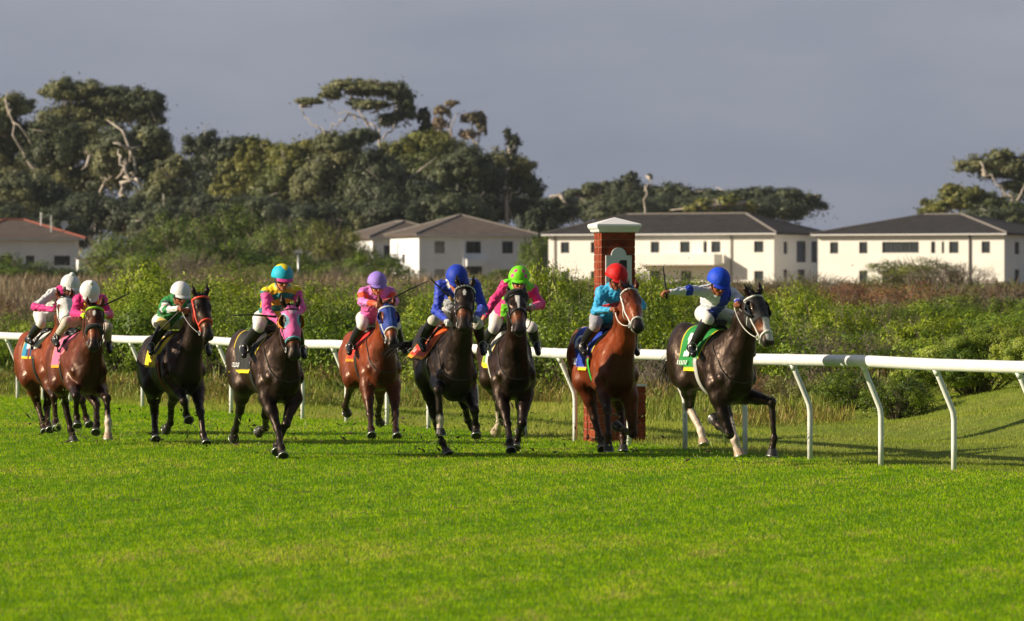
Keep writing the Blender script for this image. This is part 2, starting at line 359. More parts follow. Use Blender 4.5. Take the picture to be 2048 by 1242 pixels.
def windows(root, ops, M, split=1.1):
    for (a, b, c, e) in ops:
        w, h = b-a, e-c; f = MB(); t = 0.07
        for q in ((a+t/2, (c+e)/2, t, h), (b-t/2, (c+e)/2, t, h), ((a+b)/2, c+t/2, w-2*t, t), ((a+b)/2, e-t/2, w-2*t, t)): f.box((q[0], 0.13, q[1]), (q[2], 0.06, q[3]))
        for k in range(1, int(w/split)+1):
            if int(w/split) >= 1: f.box((a+w*k/(int(w/split)+1), 0.13, (c+e)/2), (0.05, 0.05, h-2*t))
        fo = xform(f, M).build('window', m_frame, root)
        g = MB(); g.box(((a+b)/2, 0.16, (c+e)/2), (w-t, 0.012, h-t)); xform(g, M).build('pane', m_glass, fo)
def hip_roof(root, L, Wd, z, hgt, mats, ov=0.55, name='roof', ridge_r=0.13):
    ins = min(L, Wd)/2+ov
    x0, x1, y0, y1 = -ov, L+ov, -ov, Wd+ov
    if L >= Wd: r0, r1 = Vector((x0+ins, (y0+y1)/2, z+hgt)), Vector((x1-ins, (y0+y1)/2, z+hgt))
    else: r0, r1 = Vector(((x0+x1)/2, y0+ins, z+hgt)), Vector(((x0+x1)/2, y1-ins, z+hgt))
    E = [Vector((x0, y0, z)), Vector((x1, y0, z)), Vector((x1, y1, z)), Vector((x0, y1, z))]
    Eb = [p-Vector((0, 0, .16)) for p in E]
    m = MB(); V = E+[r0, r1]+Eb
    if L >= Wd: F = [(0, 1, 5, 4), (1, 2, 5), (2, 3, 4, 5), (3, 0, 4)]
    else: F = [(0, 1, 4), (1, 2, 5, 4), (2, 3, 5), (3, 0, 4, 5)]
    F += [(6+k, 6+(k+1) % 4, (k+1) % 4, k) for k in range(4)]+[(9, 8, 7, 6)]
    m.add(V, F); ro_ = m.build(name, mats[0], root)
    c = MB(); c.tube([r0, r1], ridge_r, 6)
    for k in range(4):
        tgt = (r0 if k in (0, 3) else r1) if L >= Wd else (r0 if k in (0, 1) else r1)
        c.tube([E[k]+Vector((0, 0, .02)), tgt], ridge_r, 6)
    c.build('ridge_cap', mats[1], ro_)
    return ro_
def resize(o, k):
    o.scale = (k, k, k); o.location.z = CAMH+(o.location.z-CAMH)*k
def house(u, D, zbase, rot, L, Wd, H, rh, fr, sd_, label, wall, roofm, side='r', name='apartment_house'):
    """front wall runs +x from the front-left corner; fr / sd_ = openings of the front and of the visible side"""
    p = at(u, HZ, D); h = empty(name, (p.x, p.y, zbase), R(rot)); tag(h, label, 'house')
    wall_open(L, H, fr).build('front_wall', wall, h); windows(h, fr, Matrix.Identity(4))
    Mr = Matrix.Translation((L, 0, 0)) @ Matrix.Rotation(R(90), 4, 'Z'); Ml = Matrix.Translation((0, Wd, 0)) @ Matrix.Rotation(R(-90), 4, 'Z')
    for M, ops in ((Mr, sd_ if side == 'r' else []), (Ml, sd_ if side == 'l' else [])):
        w = wall_open(Wd-0.004, H, ops); xform(w, Matrix.Translation((0.002 if M is Mr else -0.002, 0.002, 0)) @ M).build('side_wall', wall, h); windows(h, ops, M)
    b = MB(); b.box((L/2, Wd-0.1, H/2), (L-0.01, 0.2, H-.01)); b.build('rear_wall', wall, h)
    f = MB(); f.box((L/2, Wd/2, 2.75), (L-0.6, Wd-0.6, 0.25)); f.box((L/2, Wd/2, 1.3), (0.15, Wd-.7, 2.5)); f.build('floor_slab', wall, h)
    hip_roof(h, L, Wd, H, rh, roofm)
    g = MB(); g.box((L/2, -0.62, H-.10), (L+1.0, 0.12, 0.12)); g.build('gutter', m_white, h)
    return h
PXM = 19.96
def fx(u, u0, rot): return (u-u0)/PXM/math.cos(R(rot))
EZ = CAMH+(HZ-469)/PXM      # eaves height
H5 = 5.75; ZB = EZ-H5
def wz(v): return EZ-(v-469)/PXM-ZB
def op(u0, rot, ua, ub, va, vb): return (fx(ua, u0, rot), fx(ub, u0, rot), wz(vb), wz(va))
# middle block (cream) behind the pillar
r2 = -28; U = 1097
frC = [op(U, r2, a, b, 485, 507) for a, b in ((1121, 1138), (1180, 1197), (1297, 1314), (1354, 1373), (1399, 1406), (1414, 1432), (1496, 1514))]+[op(U, r2, a, b, 543, 570) for a, b in ((1121, 1138), (1180, 1197), (1297, 1316), (1356, 1376), (1410, 1428), (1496, 1514))]
sC = [(2.2, 3.1, 3.7, 4.9), (5.2, 7.4, 2.9, 5.0), (8.6, 10.0, 2.9, 5.0), (2.2, 3.1, 0.7, 2.2), (5.4, 7.2, 0.1, 2.2)]
hc = house(U, 566, ZB, r2, 24.8, 11.6, H5, 2.0, frC, sC, 'long cream two-storey house with dark hipped roof directly behind the brick pillar', m_wall, (m_roof, m_ridge))
b = MB(); xa, xb = fx(1277, U, r2), fx(1437, U, r2)
b.box(((xa+xb)/2, -1.0, 2.72), (xb-xa, 2.0, 0.18)); b.box(((xa+xb)/2, -1.94, 3.25), (xb-xa, 0.12, 0.9)); b.box((xa+.06, -1.0, 3.25), (0.12, 1.75, 0.9)); b.box((xb-.06, -1.0, 3.25), (0.12, 1.75, .9))
b.build('balcony', m_wall, hc)
for q_ in (1453, 1110):
    b = MB(); b.tube([(fx(q_, U, r2), -0.1, 0.2), (fx(q_, U, r2), -0.1, H5-.1)], 0.06, 8); b.build('downpipe', m_ridge, hc)
# right block (cream)
U = 1636
frD = [op(U, r2, a, b, 485, 508) for a, b in ((1659, 1675), (1715, 1731), (1852, 1860), (1872, 1877), (1886, 1904), (1947, 1963))]+[op(U, r2, 1759, 1829, 485, 507)]+[op(U, r2, a, b, 542, 566) for a, b in ((1715, 1731), (1759, 1800), (1886, 1904))]
sD = [(2.6, 3.8, 3.7, 4.9), (6.5, 8.0, 2.9, 5.0), (11, 14, 2.9, 5.0), (2.6, 3.8, 0.7, 2.2), (7, 9, .7, 2.2)]
hd = house(U, 540, ZB, r2, 20.06, 16, H5, 2.0, frD, sD, 'cream two-storey house with one wide ribbon window, at the far right', m_wall, (m_roof, m_ridge))
b = MB(); b.tube([(fx(1925, U, r2), -0.1, 0.2), (fx(1925, U, r2), -0.1, H5-.1)], 0.09, 8); b.build('downpipe', m_ridge, hd)
# middle-left block (white, turned the other way)
r1 = 15; U = 838
frB = [op(U, r1, a, b, c_, e_) for a, b, c_, e_ in ((869, 889, 483, 507), (931, 961, 483, 507), (1003, 1025, 483, 507), (869, 889, 539, 562), (933, 963, 531, 575), (1003, 1025, 539, 562))]
sB = [(3.0, 3.5, 3.2, 5.0), (5.0, 6.2, 2.9, 3.8), (7.0, 8.2, 1.2, 2.4), (2.5, 3.7, 1.0, 2.3)]
hb = house(U, 600, ZB, r1, 11.6, 12.0, H5, 2.0, frB, sB, 'white two-storey house with pyramid roof behind the rider in the all-blue silks', m_wallw, (m_roofr, m_ridge), side='l')
b = MB(); xa, xb = fx(928, U, r1), fx(966, U, r1); b.box(((xa+xb)/2, -0.5, 2.9), (xb-xa, 1.0, 0.7)); b.box(((xa+xb)/2-1.2, -0.2, 2.6), (0.3, 0.4, 5.1)); b.build('balcony', m_wallw, hb)
hw = house(745, 628, ZB+0.1, 15, 9.0, 13.0, 5.55, 1.7, [(1.2, 2.2, 3.4, 4.7), (4, 5, 3.4, 4.7)], [(2, 3, 3.4, 4.6)], 'white house with a low dark roof, partly hidden left of the pyramid-roofed house', m_wallw, (m_roofr, m_ridge), side='l')
# red-ridged house at the left edge
p = at(-70, HZ, 520)
frA = [(5.2, 6.3, .9, 2.1), (7.6, 8.8, .9, 2.1), (9.5, 11.0, 0.9, 2.0)]
ha = house(-75, 520, CAMH+(HZ-476)/21.9-3.9, 12, 10.7, 9, 3.9, 1.75, [(3.4, 4.6, 1.4, 2.3), (5.8, 6.6, 1.4, 2.3), (8.4, 9.9, 1.4, 2.3)], [], 'low white house with brown roof and red ridge tiles at the far left', m_wallw, (m_roofr, m_redr), side='l', name='bungalow')
pp = MB(); pp.tube([(8.3, 1.2, 4.0), (8.3, 1.2, 6.0)], 0.05, 6); pp.tube([(7.6, 3.0, 4.5), (7.6, 3.0, 6.3)], 0.08, 6); pp.build('vent_pipe', m_white, ha)
dsh = MB(); Vd = []; 
for i in range(6):
    for k in range(16):
        rr_ = 0.36*i/5; Vd.append((9.6+rr_*math.cos(k*math.pi/8), 2.0-0.25*(rr_/.36)**2*0.5, 5.2+rr_*math.sin(k*math.pi/8)))
dsh.add(Vd, [(i*16+k, i*16+(k+1) % 16, (i+1)*16+(k+1) % 16, (i+1)*16+k) for i in range(5) for k in range(16)])
dsh.tube([(9.6, 2.02, 5.2), (9.6, 2.2, 4.4)], 0.03, 6); dsh.build('satellite_dish', m_white, ha)
resize(hd, 540/566); resize(hb, 600/566); resize(hw, 628/585)
# small garden shed right of it
p = at(176, HZ, 505); sh = empty('shed', (p.x, p.y, CAMH+(HZ-516)/22.5-2.1), R(10)); tag(sh, 'small grey flat-roofed shed beside the red-ridged house', 'shed')
m = MB(); m.box((0, 0, 1.0), (1.9, 2, 2.0)); m.build('wall', m_wallw, sh); m = MB(); m.box((0, 0, 2.04), (2.2, 2.3, 0.08)); m.build('roof', m_ridge, sh)
m = MB(); m.box((0.2, -1.02, 0.9), (0.8, 0.04, 1.7)); m.build('door', m_frame, sh)
# lamp post beyond the scrub
def lamp_post(u, vt, D, lab):
    p = at(u, vt, D); g = gzf(p.x, D); o = empty('lamp_post', (p.x, D, g)); tag(o, lab, 'lamp post')
    h = p.z-g; m = MB(); m.tube([(0, 0, 0), (0, 0, h)], [0.09, 0.06], 8); m.build('pole', m_met, o, True)
    m = MB(); m.box((0, -0.1, h+0.02), (0.5, 0.5, 0.14)); m.box((0, -0.1, h+0.11), (0.34, 0.34, .06)); m.build('lamp_head', m_met, o)
lamp_post(597, 505, 330, 'grey lamp post standing in the scrub behind the rider in the turquoise cap')
# ------------------------------------------------------------------ foliage
m_leaf = mat('leaf', attr=True, rough=0.5, noise=0.12, nscale=1.0, spec=0.3, trans=0.22)
m_twig = mat('twig_bark', (0.20, 0.16, 0.12), rough=0.9, noise=0.3, nscale=2)
m_bark = mat('pale_bark', (0.50, 0.44, 0.38), rough=0.85, noise=0.35, nscale=0.6, spec=0.2)
def leaf_mesh(name, blobs, size, cols, seed=1, clumps=26, cl_r=0.27, aspect=0.5, shell=0.72, mats=None, jit=0.22, spiky=0.0, up=0.25):
    """blobs: (centre, radii, leaves, tint index). Leaves gather in clumps near the blob's surface."""
    r = np.random.default_rng(seed); Vs = []; Cs = []
    for (c, rad, n, ti) in blobs:
        c = np.array(c, float); rad = np.array(rad, float)
        k = max(6, int(clumps)); d = r.normal(size=(k, 3)); d /= np.linalg.norm(d, axis=1)[:, None]; d[:, 2] = np.where(d[:, 2] < -0.45, -d[:, 2]*0.6, d[:, 2])
        rr = shell+(1-shell)*r.uniform(size=(k, 1))**0.7; cc = d*rr*rad
        tint = r.uniform(-1, 1, k); csz = cl_r*r.uniform(0.6, 1.35, k)
        w = csz**2; idx = r.choice(k, n, p=w/w.sum())
        g = r.normal(size=(n, 3)); g /= np.linalg.norm(g, axis=1)[:, None]; g *= (r.uniform(size=(n, 1))**0.45)*np.where(r.uniform(size=(n, 1)) < .12, r.uniform(1, 1.35, (n, 1)), 1)
        L = cc[idx]+g*csz[idx][:, None]*rad
        ins = r.uniform(size=n) < 0.12; L[ins] = (r.normal(size=(ins.sum(), 3))*0.4)*rad
        nrm = g*0.9+d[idx]*0.8+r.normal(size=(n, 3))*0.28+np.array([0, 0, up]); nrm /= np.linalg.norm(nrm, axis=1)[:, None]
        a = r.normal(size=(n, 3)); a[:, 2] += spiky*3; a -= nrm*np.sum(a*nrm, 1)[:, None]; a /= np.linalg.norm(a, axis=1)[:, None]; b = np.cross(nrm, a)
        s = (size*r.uniform(0.6, 1.35, n))[:, None]; P = L+c
        Vs.append(np.stack([P-a*s*.5, P+b*s*aspect*.5, P+a*s*.5, P-b*s*aspect*.5], 1).reshape(-1, 3))
        base = np.array(cols[ti % len(cols)]); alt = np.array(cols[(ti+1) % len(cols)])
        t = np.clip(0.35+0.4*tint[idx]+r.normal(0, .2, n), 0, 1)[:, None]
        Cs.append((base*(1-t)+alt*t)*(1+jit*r.normal(size=(n, 1))).clip(0.4, 1.8))
    V = np.concatenate(Vs); C = np.concatenate(Cs); n = len(C); i = np.arange(n)*4
    me = bpy.data.meshes.new(name); me.vertices.add(len(V)); me.vertices.foreach_set('co', V.astype(np.float32).ravel())
    F = np.stack([i, i+1, i+2, i+3], -1); me.loops.add(4*n); me.loops.foreach_set('vertex_index', F.ravel().astype(np.int32))
    me.polygons.add(n); me.polygons.foreach_set('loop_start', (np.arange(n)*4).astype(np.int32)); me.polygons.foreach_set('loop_total', np.full(n, 4, np.int32))
    me.update(calc_edges=True); me.materials.append(mats or m_leaf)
    at_ = me.attributes.new('Col', 'FLOAT_COLOR', 'FACE'); at_.data.foreach_set('color', np.c_[C, np.ones(n)].astype(np.float32).ravel())
    return me
def G(*c): return tuple(x for x in srgb(*c))
# bush prototypes, unit radius 1 across, height 1
BR = [G(114, 138, 22), G(160, 172, 34), G(76, 104, 20)]          # bright sunlit green
DK = [G(78, 102, 20), G(120, 138, 30), G(52, 76, 18)]            # darker leathery green
OL = [G(112, 120, 52), G(136, 138, 66), G(82, 94, 42)]           # olive
BN = [G(134, 108, 80), G(116, 92, 76), G(110, 116, 58)]          # dead twiggy brown
RB = [G(142, 92, 62), G(118, 106, 56), G(126, 100, 82)]          # russet
GY = [G(128, 118, 104), G(112, 96, 88), G(112, 112, 72)]         # grey twigs
def dome(seed, n, cols, lumps=9, size=0.055, **kw):
    r = np.random.default_rng(seed); bl = [((0, 0, .42), (0.74, 0.74, .46), int(n*.4), 0)]
    for k in range(lumps):
        a = r.uniform(0, 6.28); q = r.uniform(.25, .68); z = r.uniform(.2, .82)*(1-q*.35)
        s = r.uniform(.22, .4); bl.append(((q*math.cos(a), q*math.sin(a), z), (s, s, s*.8), int(n*.6/lumps*(s/.3)**2), int(r.integers(0, 3))))
    return leaf_mesh('foliage', bl, size, cols, seed=seed, clumps=24, cl_r=0.27, **kw)
def twigs(seed, n=60):
    r = np.random.default_rng(seed); m = MB()
    for k in range(n):
        a = r.uniform(0, 6.28); q = r.uniform(.1, .8); z = r.uniform(.5, 1.08)*(1-.3*q)
        p0 = Vector((.25*q*math.cos(a), .25*q*math.sin(a), 0)); p1 = Vector((.7*q*math.cos(a+.3), .7*q*math.sin(a+.3), z*.6)); p2 = Vector((q*math.cos(a), q*math.sin(a), z))
        m.tube([p0, p1, p2], [.016, .009, .003], 4)
    me = bpy.data.meshes.new('branches'); me.from_pydata(m.v, [], m.f); me.materials.append(m_twig); return me
protos = {}
for key, cols, n, sz, kw in (('bright', BR, 11000, .042, {}), ('dark', DK, 12000, .042, {}), ('olive', OL, 10000, .036, {}), ('brown', BN, 6500, .042, dict(aspect=.25, spiky=.5)), ('farg', [G(92, 112, 42), G(122, 134, 54), G(70, 90, 38)], 10000, .04, {}), ('russet', RB, 8000, .036, dict(aspect=.4)), ('grey', GY, 6000, .045, dict(aspect=.18, spiky=.6))):
    protos[key] = [(dome(50+i*7+len(key), n, cols, size=sz, **kw), twigs(i+len(key))) for i in range(3)]
used = set()
def bush(key, u, vtop, D, hw, label, group, vi=0, squash=1.0, name='bush'):
    x = (u-CX)/FPX*D; g = gzf(x, D); h = CAMH-(vtop-HZ)/FPX*D-g; r = hw/FPX*D*2.0; h *= 1.2
    o = empty(name, (x, D, g-0.03), random.uniform(0, 6.28)); o.scale = (r, r*squash, h)
    assert label not in used, label
    used.add(label); tag(o, label, 'bush', group)
    fm, tm = protos[key][vi % 3]
    link(bpy.data.objects.new('foliage', fm), o); link(bpy.data.objects.new('branches', tm), o)
    return o
G1 = 'sunlit green bushes in the belt behind the rail'; G2 = 'dry twiggy bushes in the scrub'
look = {'farg': 'mid-green bushy shrub', 'bright': 'bright yellow-green leafy bush', 'dark': 'deep green leathery bush', 'olive': 'olive-green bush', 'brown': 'dry brown twiggy bush', 'russet': 'russet half-dead bush', 'grey': 'bare grey-brown twiggy bush'}
def B(key, u, vt, D, hw, where, vi=0): bush(key, u, vt, D, hw, look[key]+' '+where, G1 if key in ('bright', 'dark', 'olive', 'farg') else G2, vi)
B('olive', -30, 652, 121, 70, 'at the left edge behind the rail', 0); B('brown', 10, 628, 136, 80, 'rising above the rail at the far left', 1)
B('bright', 98, 640, 122, 62, 'between the left edge and the rearmost rider', 1); B('dark', 150, 628, 118, 60, 'behind the two white-capped riders with bobbles', 0)
B('bright', 222, 598, 124, 70, 'at the tip of the whip held up on the left', 2); B('bright', 292, 552, 128, 78, 'tallest of the belt, left of the rider in green', 0)
B('dark', 262, 640, 112, 62, 'low between the bobble-capped riders and the rider in green', 1); B('bright', 388, 566, 127, 74, 'just above the dark horse with the coral bridle', 1)
B('bright', 462, 578, 124, 66, 'between the rider in green and the rider in the turquoise cap', 2); B('dark', 440, 640, 114, 60, 'low in the gap after the coral-bridled horse', 2)
B('bright', 545, 590, 125, 64, 'behind the rider in the turquoise cap', 0); B('bright', 612, 580, 123, 58, 'right of the turquoise cap', 1)
B('dark', 645, 618, 114, 58, 'left of the rider in the lavender cap', 0); B('olive', 690, 590, 132, 62, 'behind the shoulder of the rider in the lavender cap', 2)
B('bright', 730, 600, 120, 56, 'directly behind the lavender cap', 0); B('olive', 800, 592, 126, 60, 'under the raised whip right of the lavender cap', 1)
B('brown', 826, 650, 112, 48, 'low between the lavender-capped rider and the all-blue rider', 2); B('bright', 870, 606, 122, 60, 'behind the raised whip of the all-blue rider', 2)
B('olive', 950, 598, 120, 60, 'between the all-blue rider and the lime-capped rider', 0); B('dark', 985, 625, 112, 50, 'behind the outstretched pink arm', 1)
B('bright', 1060, 570, 116, 50, 'behind the lime cap with pink spots', 1); B('bright', 1110, 556, 110, 54, 'tall one between the lime cap and the brick pillar', 0)
B('dark', 1128, 640, 103, 56, 'reaching the ground just left of the horse in white rope bridle', 2); B('dark', 1165, 600, 106, 44, 'immediately left of the brick pillar', 0)
B('bright', 1300, 566, 112, 52, 'immediately right of the brick pillar', 2); B('dark', 1315, 632, 105, 56, 'low right of the pillar, under the outstretched arm', 1)
B('bright', 1372, 598, 118, 56, 'under the outstretched arm of the leading rider', 0); B('bright', 1440, 590, 122, 60, 'behind the leading rider in blue and white', 1)
B('grey', 1330, 700, 98, 50, 'low right of the pillar behind the rail', 0); B('dark', 1400, 690, 99, 48, 'under the belly of the leading black horse', 0)
B('bright', 1540, 600, 118, 62, 'right of the leading horse’s head', 2); B('bright', 1612, 604, 116, 58, 'above the stretch of rail with grey shadow bands', 0)
B('olive', 1560, 660, 104, 56, 'low right of the leading horse, above the rail', 1); B('grey', 1655, 660, 102, 54, 'low above the grey-banded stretch of rail', 1)
B('bright', 1690, 622, 112, 56, 'between the grey-banded rail and the big bush at right', 1); B('olive', 1760, 618, 114, 60, 'upper right, left of the big leafy bush', 2)
B('grey', 1760, 672, 100, 50, 'low just left of the big leafy bush', 2); B('olive', 1600, 748, 92, 54, 'below the rail, in the second bay right of the leading horse', 0)
B('dark', 1700, 750, 91, 52, 'below the rail, left of the big leafy bush', 1); B('russet', 1510, 755, 93, 56, 'below the rail, just right of the leading horse’s chest', 0)
B('bright', 1850, 645, 104, 62, 'behind the big leafy bush at right', 0)
# the big bush on the bank, real leaves close up
BIG = [G(104, 128, 26), G(168, 180, 62), G(70, 96, 24)]
protos['big'] = [(leaf_mesh('foliage', [((0, 0, .45), (.8, .7, .5), 22000, 0), ((-.45, -.2, .3), (.5, .5, .32), 16000, 0), ((.35, -.2, .55), (.5, .5, .45), 18000, 1), ((-.1, -.4, .35), (.5, .45, .35), 16000, 2), ((.7, 0, .5), (.4, .5, .4), 11000, 0), ((-.75, 0, .2), (.3, .4, .22), 8000, 1)], .026, BIG, seed=91, clumps=60, cl_r=.17), twigs(9))]*3
look['big'] = 'large dense glossy-leaved bush'
bush('big', 1955, 668, 88, 84, 'large dense bush on the grassy bank at right, nearest of all', G1).rotation_euler = (0, 0, 0)
b2 = bush('big', 2090, 650, 87, 62, 'glossy-leaved bush cut off by the right edge of the picture', G1); b2.rotation_euler = (0, 0, 0.3)
bush('dark', 1800, 760, 86, 50, 'small deep green bush at the foot of the large glossy bush', G1, 1)
# russet and grey scrub further back, right half
for i, (k, u, v, D, hw, w) in enumerate([('russet', 1395, 572, 190, 70, 'in the field behind the leading rider’s arm'), ('russet', 1530, 575, 200, 80, 'behind the leading horse’s ears'), ('grey', 1600, 548, 240, 70, 'in front of the cream house behind the leading rider'),
    ('brown', 1668, 560, 230, 60, 'in front of the left end of the ribbon-window house'), ('olive', 1838, 520, 300, 72, 'rounded and tall in front of the ribbon-window house'), ('grey', 1900, 530, 290, 62, 'in front of the ribbon-window house, right part'),
    ('russet', 1740, 572, 200, 80, 'in the scrub below the ribbon-window house'), ('russet', 1850, 565, 190, 90, 'in the scrub above the large glossy bush'), ('olive', 1930, 590, 150, 80, 'just behind the large glossy bush'), ('brown', 1990, 560, 210, 80, 'upper right, near the right edge'),
    ('grey', 2040, 590, 150, 60, 'at the right edge above the glossy bush'), ('brown', 1810, 600, 150, 80, 'between the bright belt and the ribbon-window house'), ('russet', 1680, 590, 150, 70, 'right of the leading horse, beyond the bright belt'),
    ('grey', 1295, 545, 240, 50, 'right of the pillar, in front of the cream house'), ('brown', 1480, 560, 240, 60, 'beyond the leading horse’s mane'), ('olive', 1210, 548, 260, 60, 'hidden mostly by the pillar, in front of the cream house'),
    ('brown', 640, 562, 170, 70, 'beyond the belt, left of the lavender cap'), ('russet', 520, 562, 180, 80, 'beyond the belt, left of the turquoise cap'), ('brown', 60, 580, 170, 90, 'beyond the rail at far left'), ('grey', 160, 575, 180, 80, 'beyond the rearmost rider’s cap'),
    ('brown', 840, 575, 190, 70, 'beyond the belt near the white pyramid-roofed house'), ('olive', 1020, 548, 230, 60, 'at the foot of the white pyramid-roofed house')]):
    B(k, u, v, D, hw, w, i)
# green bushes in front of the far wood
for i, (k, u, v, D, hw, w) in enumerate([('farg', 240, 475, 430, 60, 'right of the grey shed, before the wood'), ('farg', 330, 455, 440, 60, 'second from the shed before the wood'), ('dark', 300, 500, 410, 70, 'low in the dip right of the shed'), ('farg', 420, 440, 450, 65, 'high before the wood, above the rider in green'),
    ('farg', 500, 440, 450, 60, 'high before the wood, above the turquoise cap'), ('dark', 450, 490, 400, 80, 'low and wide above the rider in green'), ('farg', 580, 450, 445, 60, 'before the wood, above the lamp post'), ('olive', 650, 455, 440, 50, 'before the wood, left of the half-hidden house'),
    ('grey', 390, 510, 380, 70, 'low above the rider in green'), ('olive', 480, 525, 350, 60, 'rounded small one left of the turquoise cap'), ('dark', 620, 520, 360, 60, 'low and dark, between the turquoise and lavender caps'), ('farg', 710, 478, 470, 36, 'tall in front of the half-hidden house'),
    ('dark', 740, 510, 400, 46, 'before the left corner of the white pyramid-roofed house'), ('farg', 760, 530, 330, 50, 'just over the lavender cap'), ('dark', 60, 528, 420, 70, 'low in front of the red-ridged house'), ('dark', 4, 512, 440, 30, 'at the left edge in front of the red-ridged house'),
    ('dark', 560, 540, 330, 60, 'low behind the turquoise cap'), ('grey', 690, 535, 340, 50, 'low left of the lavender cap'), ('dark', 1076, 480, 590, 26, 'in the gap between the two nearest white and cream houses'), ('dark', 990, 545, 300, 40, 'at the foot of the pyramid-roofed house, right part')]):
    B(k, u, v, D, hw, w, i)
# undergrowth filling the belt (uncountable)
# the unbroken low thicket between the single bushes (uncountable)
r_ = np.random.default_rng(88); bl = []
pu = [-60, 100, 200, 300, 400, 500, 600, 700, 800, 950, 1060, 1110, 1300, 1400, 1550, 1700, 1800, 1900, 2100]; pv_ = [636, 622, 584, 545, 552, 566, 570, 580, 588, 586, 562, 552, 560, 578, 584, 596, 604, 612, 620]
for k in range(270):
    y = r_.uniform(99, 150); u = r_.uniform(-60, 2100); x = (u-CX)/FPX*y
    if rail_d(x, y) < np.interp(x, [-10, -5, -2, 0.5, 2, 3.5, 5, 7.6], [5, 8, 12, 27, 17, 20, 24, 30]): continue
    vt = np.interp(u, pu, pv_)+(132-y)*1.7+r_.uniform(0, 26); g = gzf(x, y); hh = CAMH-(vt-HZ)/FPX*y-g
    if hh < .3: continue
    rr = r_.uniform(.7, 1.25); bl.append(((x, y, g+hh*.5), (rr, rr, hh*.56), int(1500*rr*(.6+hh*.35)), int(r_.integers(0, 3))))
me = leaf_mesh('thicket', bl, .066, [G(116, 142, 22), G(74, 106, 22), G(142, 156, 34)], seed=89, clumps=17, cl_r=.27, jit=.3)
tag(link(bpy.data.objects.new('thicket', me)), 'unbroken low green thicket behind the rail, between the single bushes', 'thicket', kind='stuff')
def cover(name, label, cols, n, y0, y1, hmax, size, seed, xr=1.04, dmin=2.5, spiky=1.5, aspect=.16, cond=None):
    r = np.random.default_rng(seed); y = r.uniform(y0, y1, n*2); x = r.uniform(-1, 1, n*2)*1024/FPX*y*xr
    d = rail_d(x, y); k = d > dmin
    if cond is not None: k &= cond(x, y)
    x, y = x[k][:n], y[k][:n]; n = len(x); g = gz(x, y)
    lump = 0.5+0.5*noise3(np.c_[x, y*0.6, x*0], seed, 1.3); h = hmax*(0.2+0.8*lump**1.5)*r.uniform(0.1, 1, n)
    P = np.c_[x, y, g+h]; nrm = r.normal(size=(n, 3)); nrm /= np.linalg.norm(nrm, axis=1)[:, None]
    a = r.normal(size=(n, 3)); a[:, 2] += spiky*2; a -= nrm*np.sum(a*nrm, 1)[:, None]; a /= np.linalg.norm(a, axis=1)[:, None]; b = np.cross(nrm, a); s = (size*r.uniform(.5, 1.4, n))[:, None]
    V = np.stack([P-a*s*.5, P+b*s*aspect*.5, P+a*s*.5, P-b*s*aspect*.5], 1).reshape(-1, 3); i = np.arange(n)*4
    t = noise3(np.c_[x, y*.7, x*0], seed+1, 0.9); ci = np.clip(((t+r.normal(0, .25, n))*1.3+1)*len(cols)/2, 0, len(cols)-1).astype(int)
    C = np.array(cols)[ci]*(1+.2*r.normal(size=(n, 1))).clip(.4, 1.8)
    o = mesh_obj(name, V, np.stack([i, i+1, i+2, i+3], -1), m_leaf, smooth=False, col=C); tag(o, label, 'undergrowth', kind='stuff')
vf = lambda x, y: rail_d(x, y) > np.interp(x, [-10, -5, -2, 0.5, 2, 3.5, 5, 7.6], [3.5, 6, 10, 26, 14, 17, 21, 27])
cover('undergrowth', 'tangled green and yellow undergrowth at the foot of the bushes', [G(82, 104, 36), G(120, 136, 44), G(146, 134, 72), G(134, 108, 66)], 120000, 92, 135, 0.75, .16, 31, cond=vf)
cover('tall_grass', 'tall yellow-green grass below the rail and along the scrub edge', [G(124, 142, 46), G(152, 152, 66), G(142, 122, 62)], 60000, 80, 118, 0.5, .24, 33, cond=lambda x, y: vf(x, y+np.where(x > 1.5, 0.3, 2.0)) & (x < 5.0), aspect=.06, spiky=3)
cover('heath', 'brown and olive heath across the field in front of the houses', [G(120, 106, 78), G(104, 112, 54), G(90, 106, 44), G(112, 116, 58), G(134, 112, 84)], 110000, 136, 420, 1.0, .36, 35)
cover('reeds', 'pale dry reeds in the field beyond the bushes', [G(150, 132, 106), G(132, 116, 92), G(164, 146, 116)], 50000, 150, 400, 1.5, .7, 37, aspect=.05, spiky=4, cond=lambda x, y: x/y < 0.0)

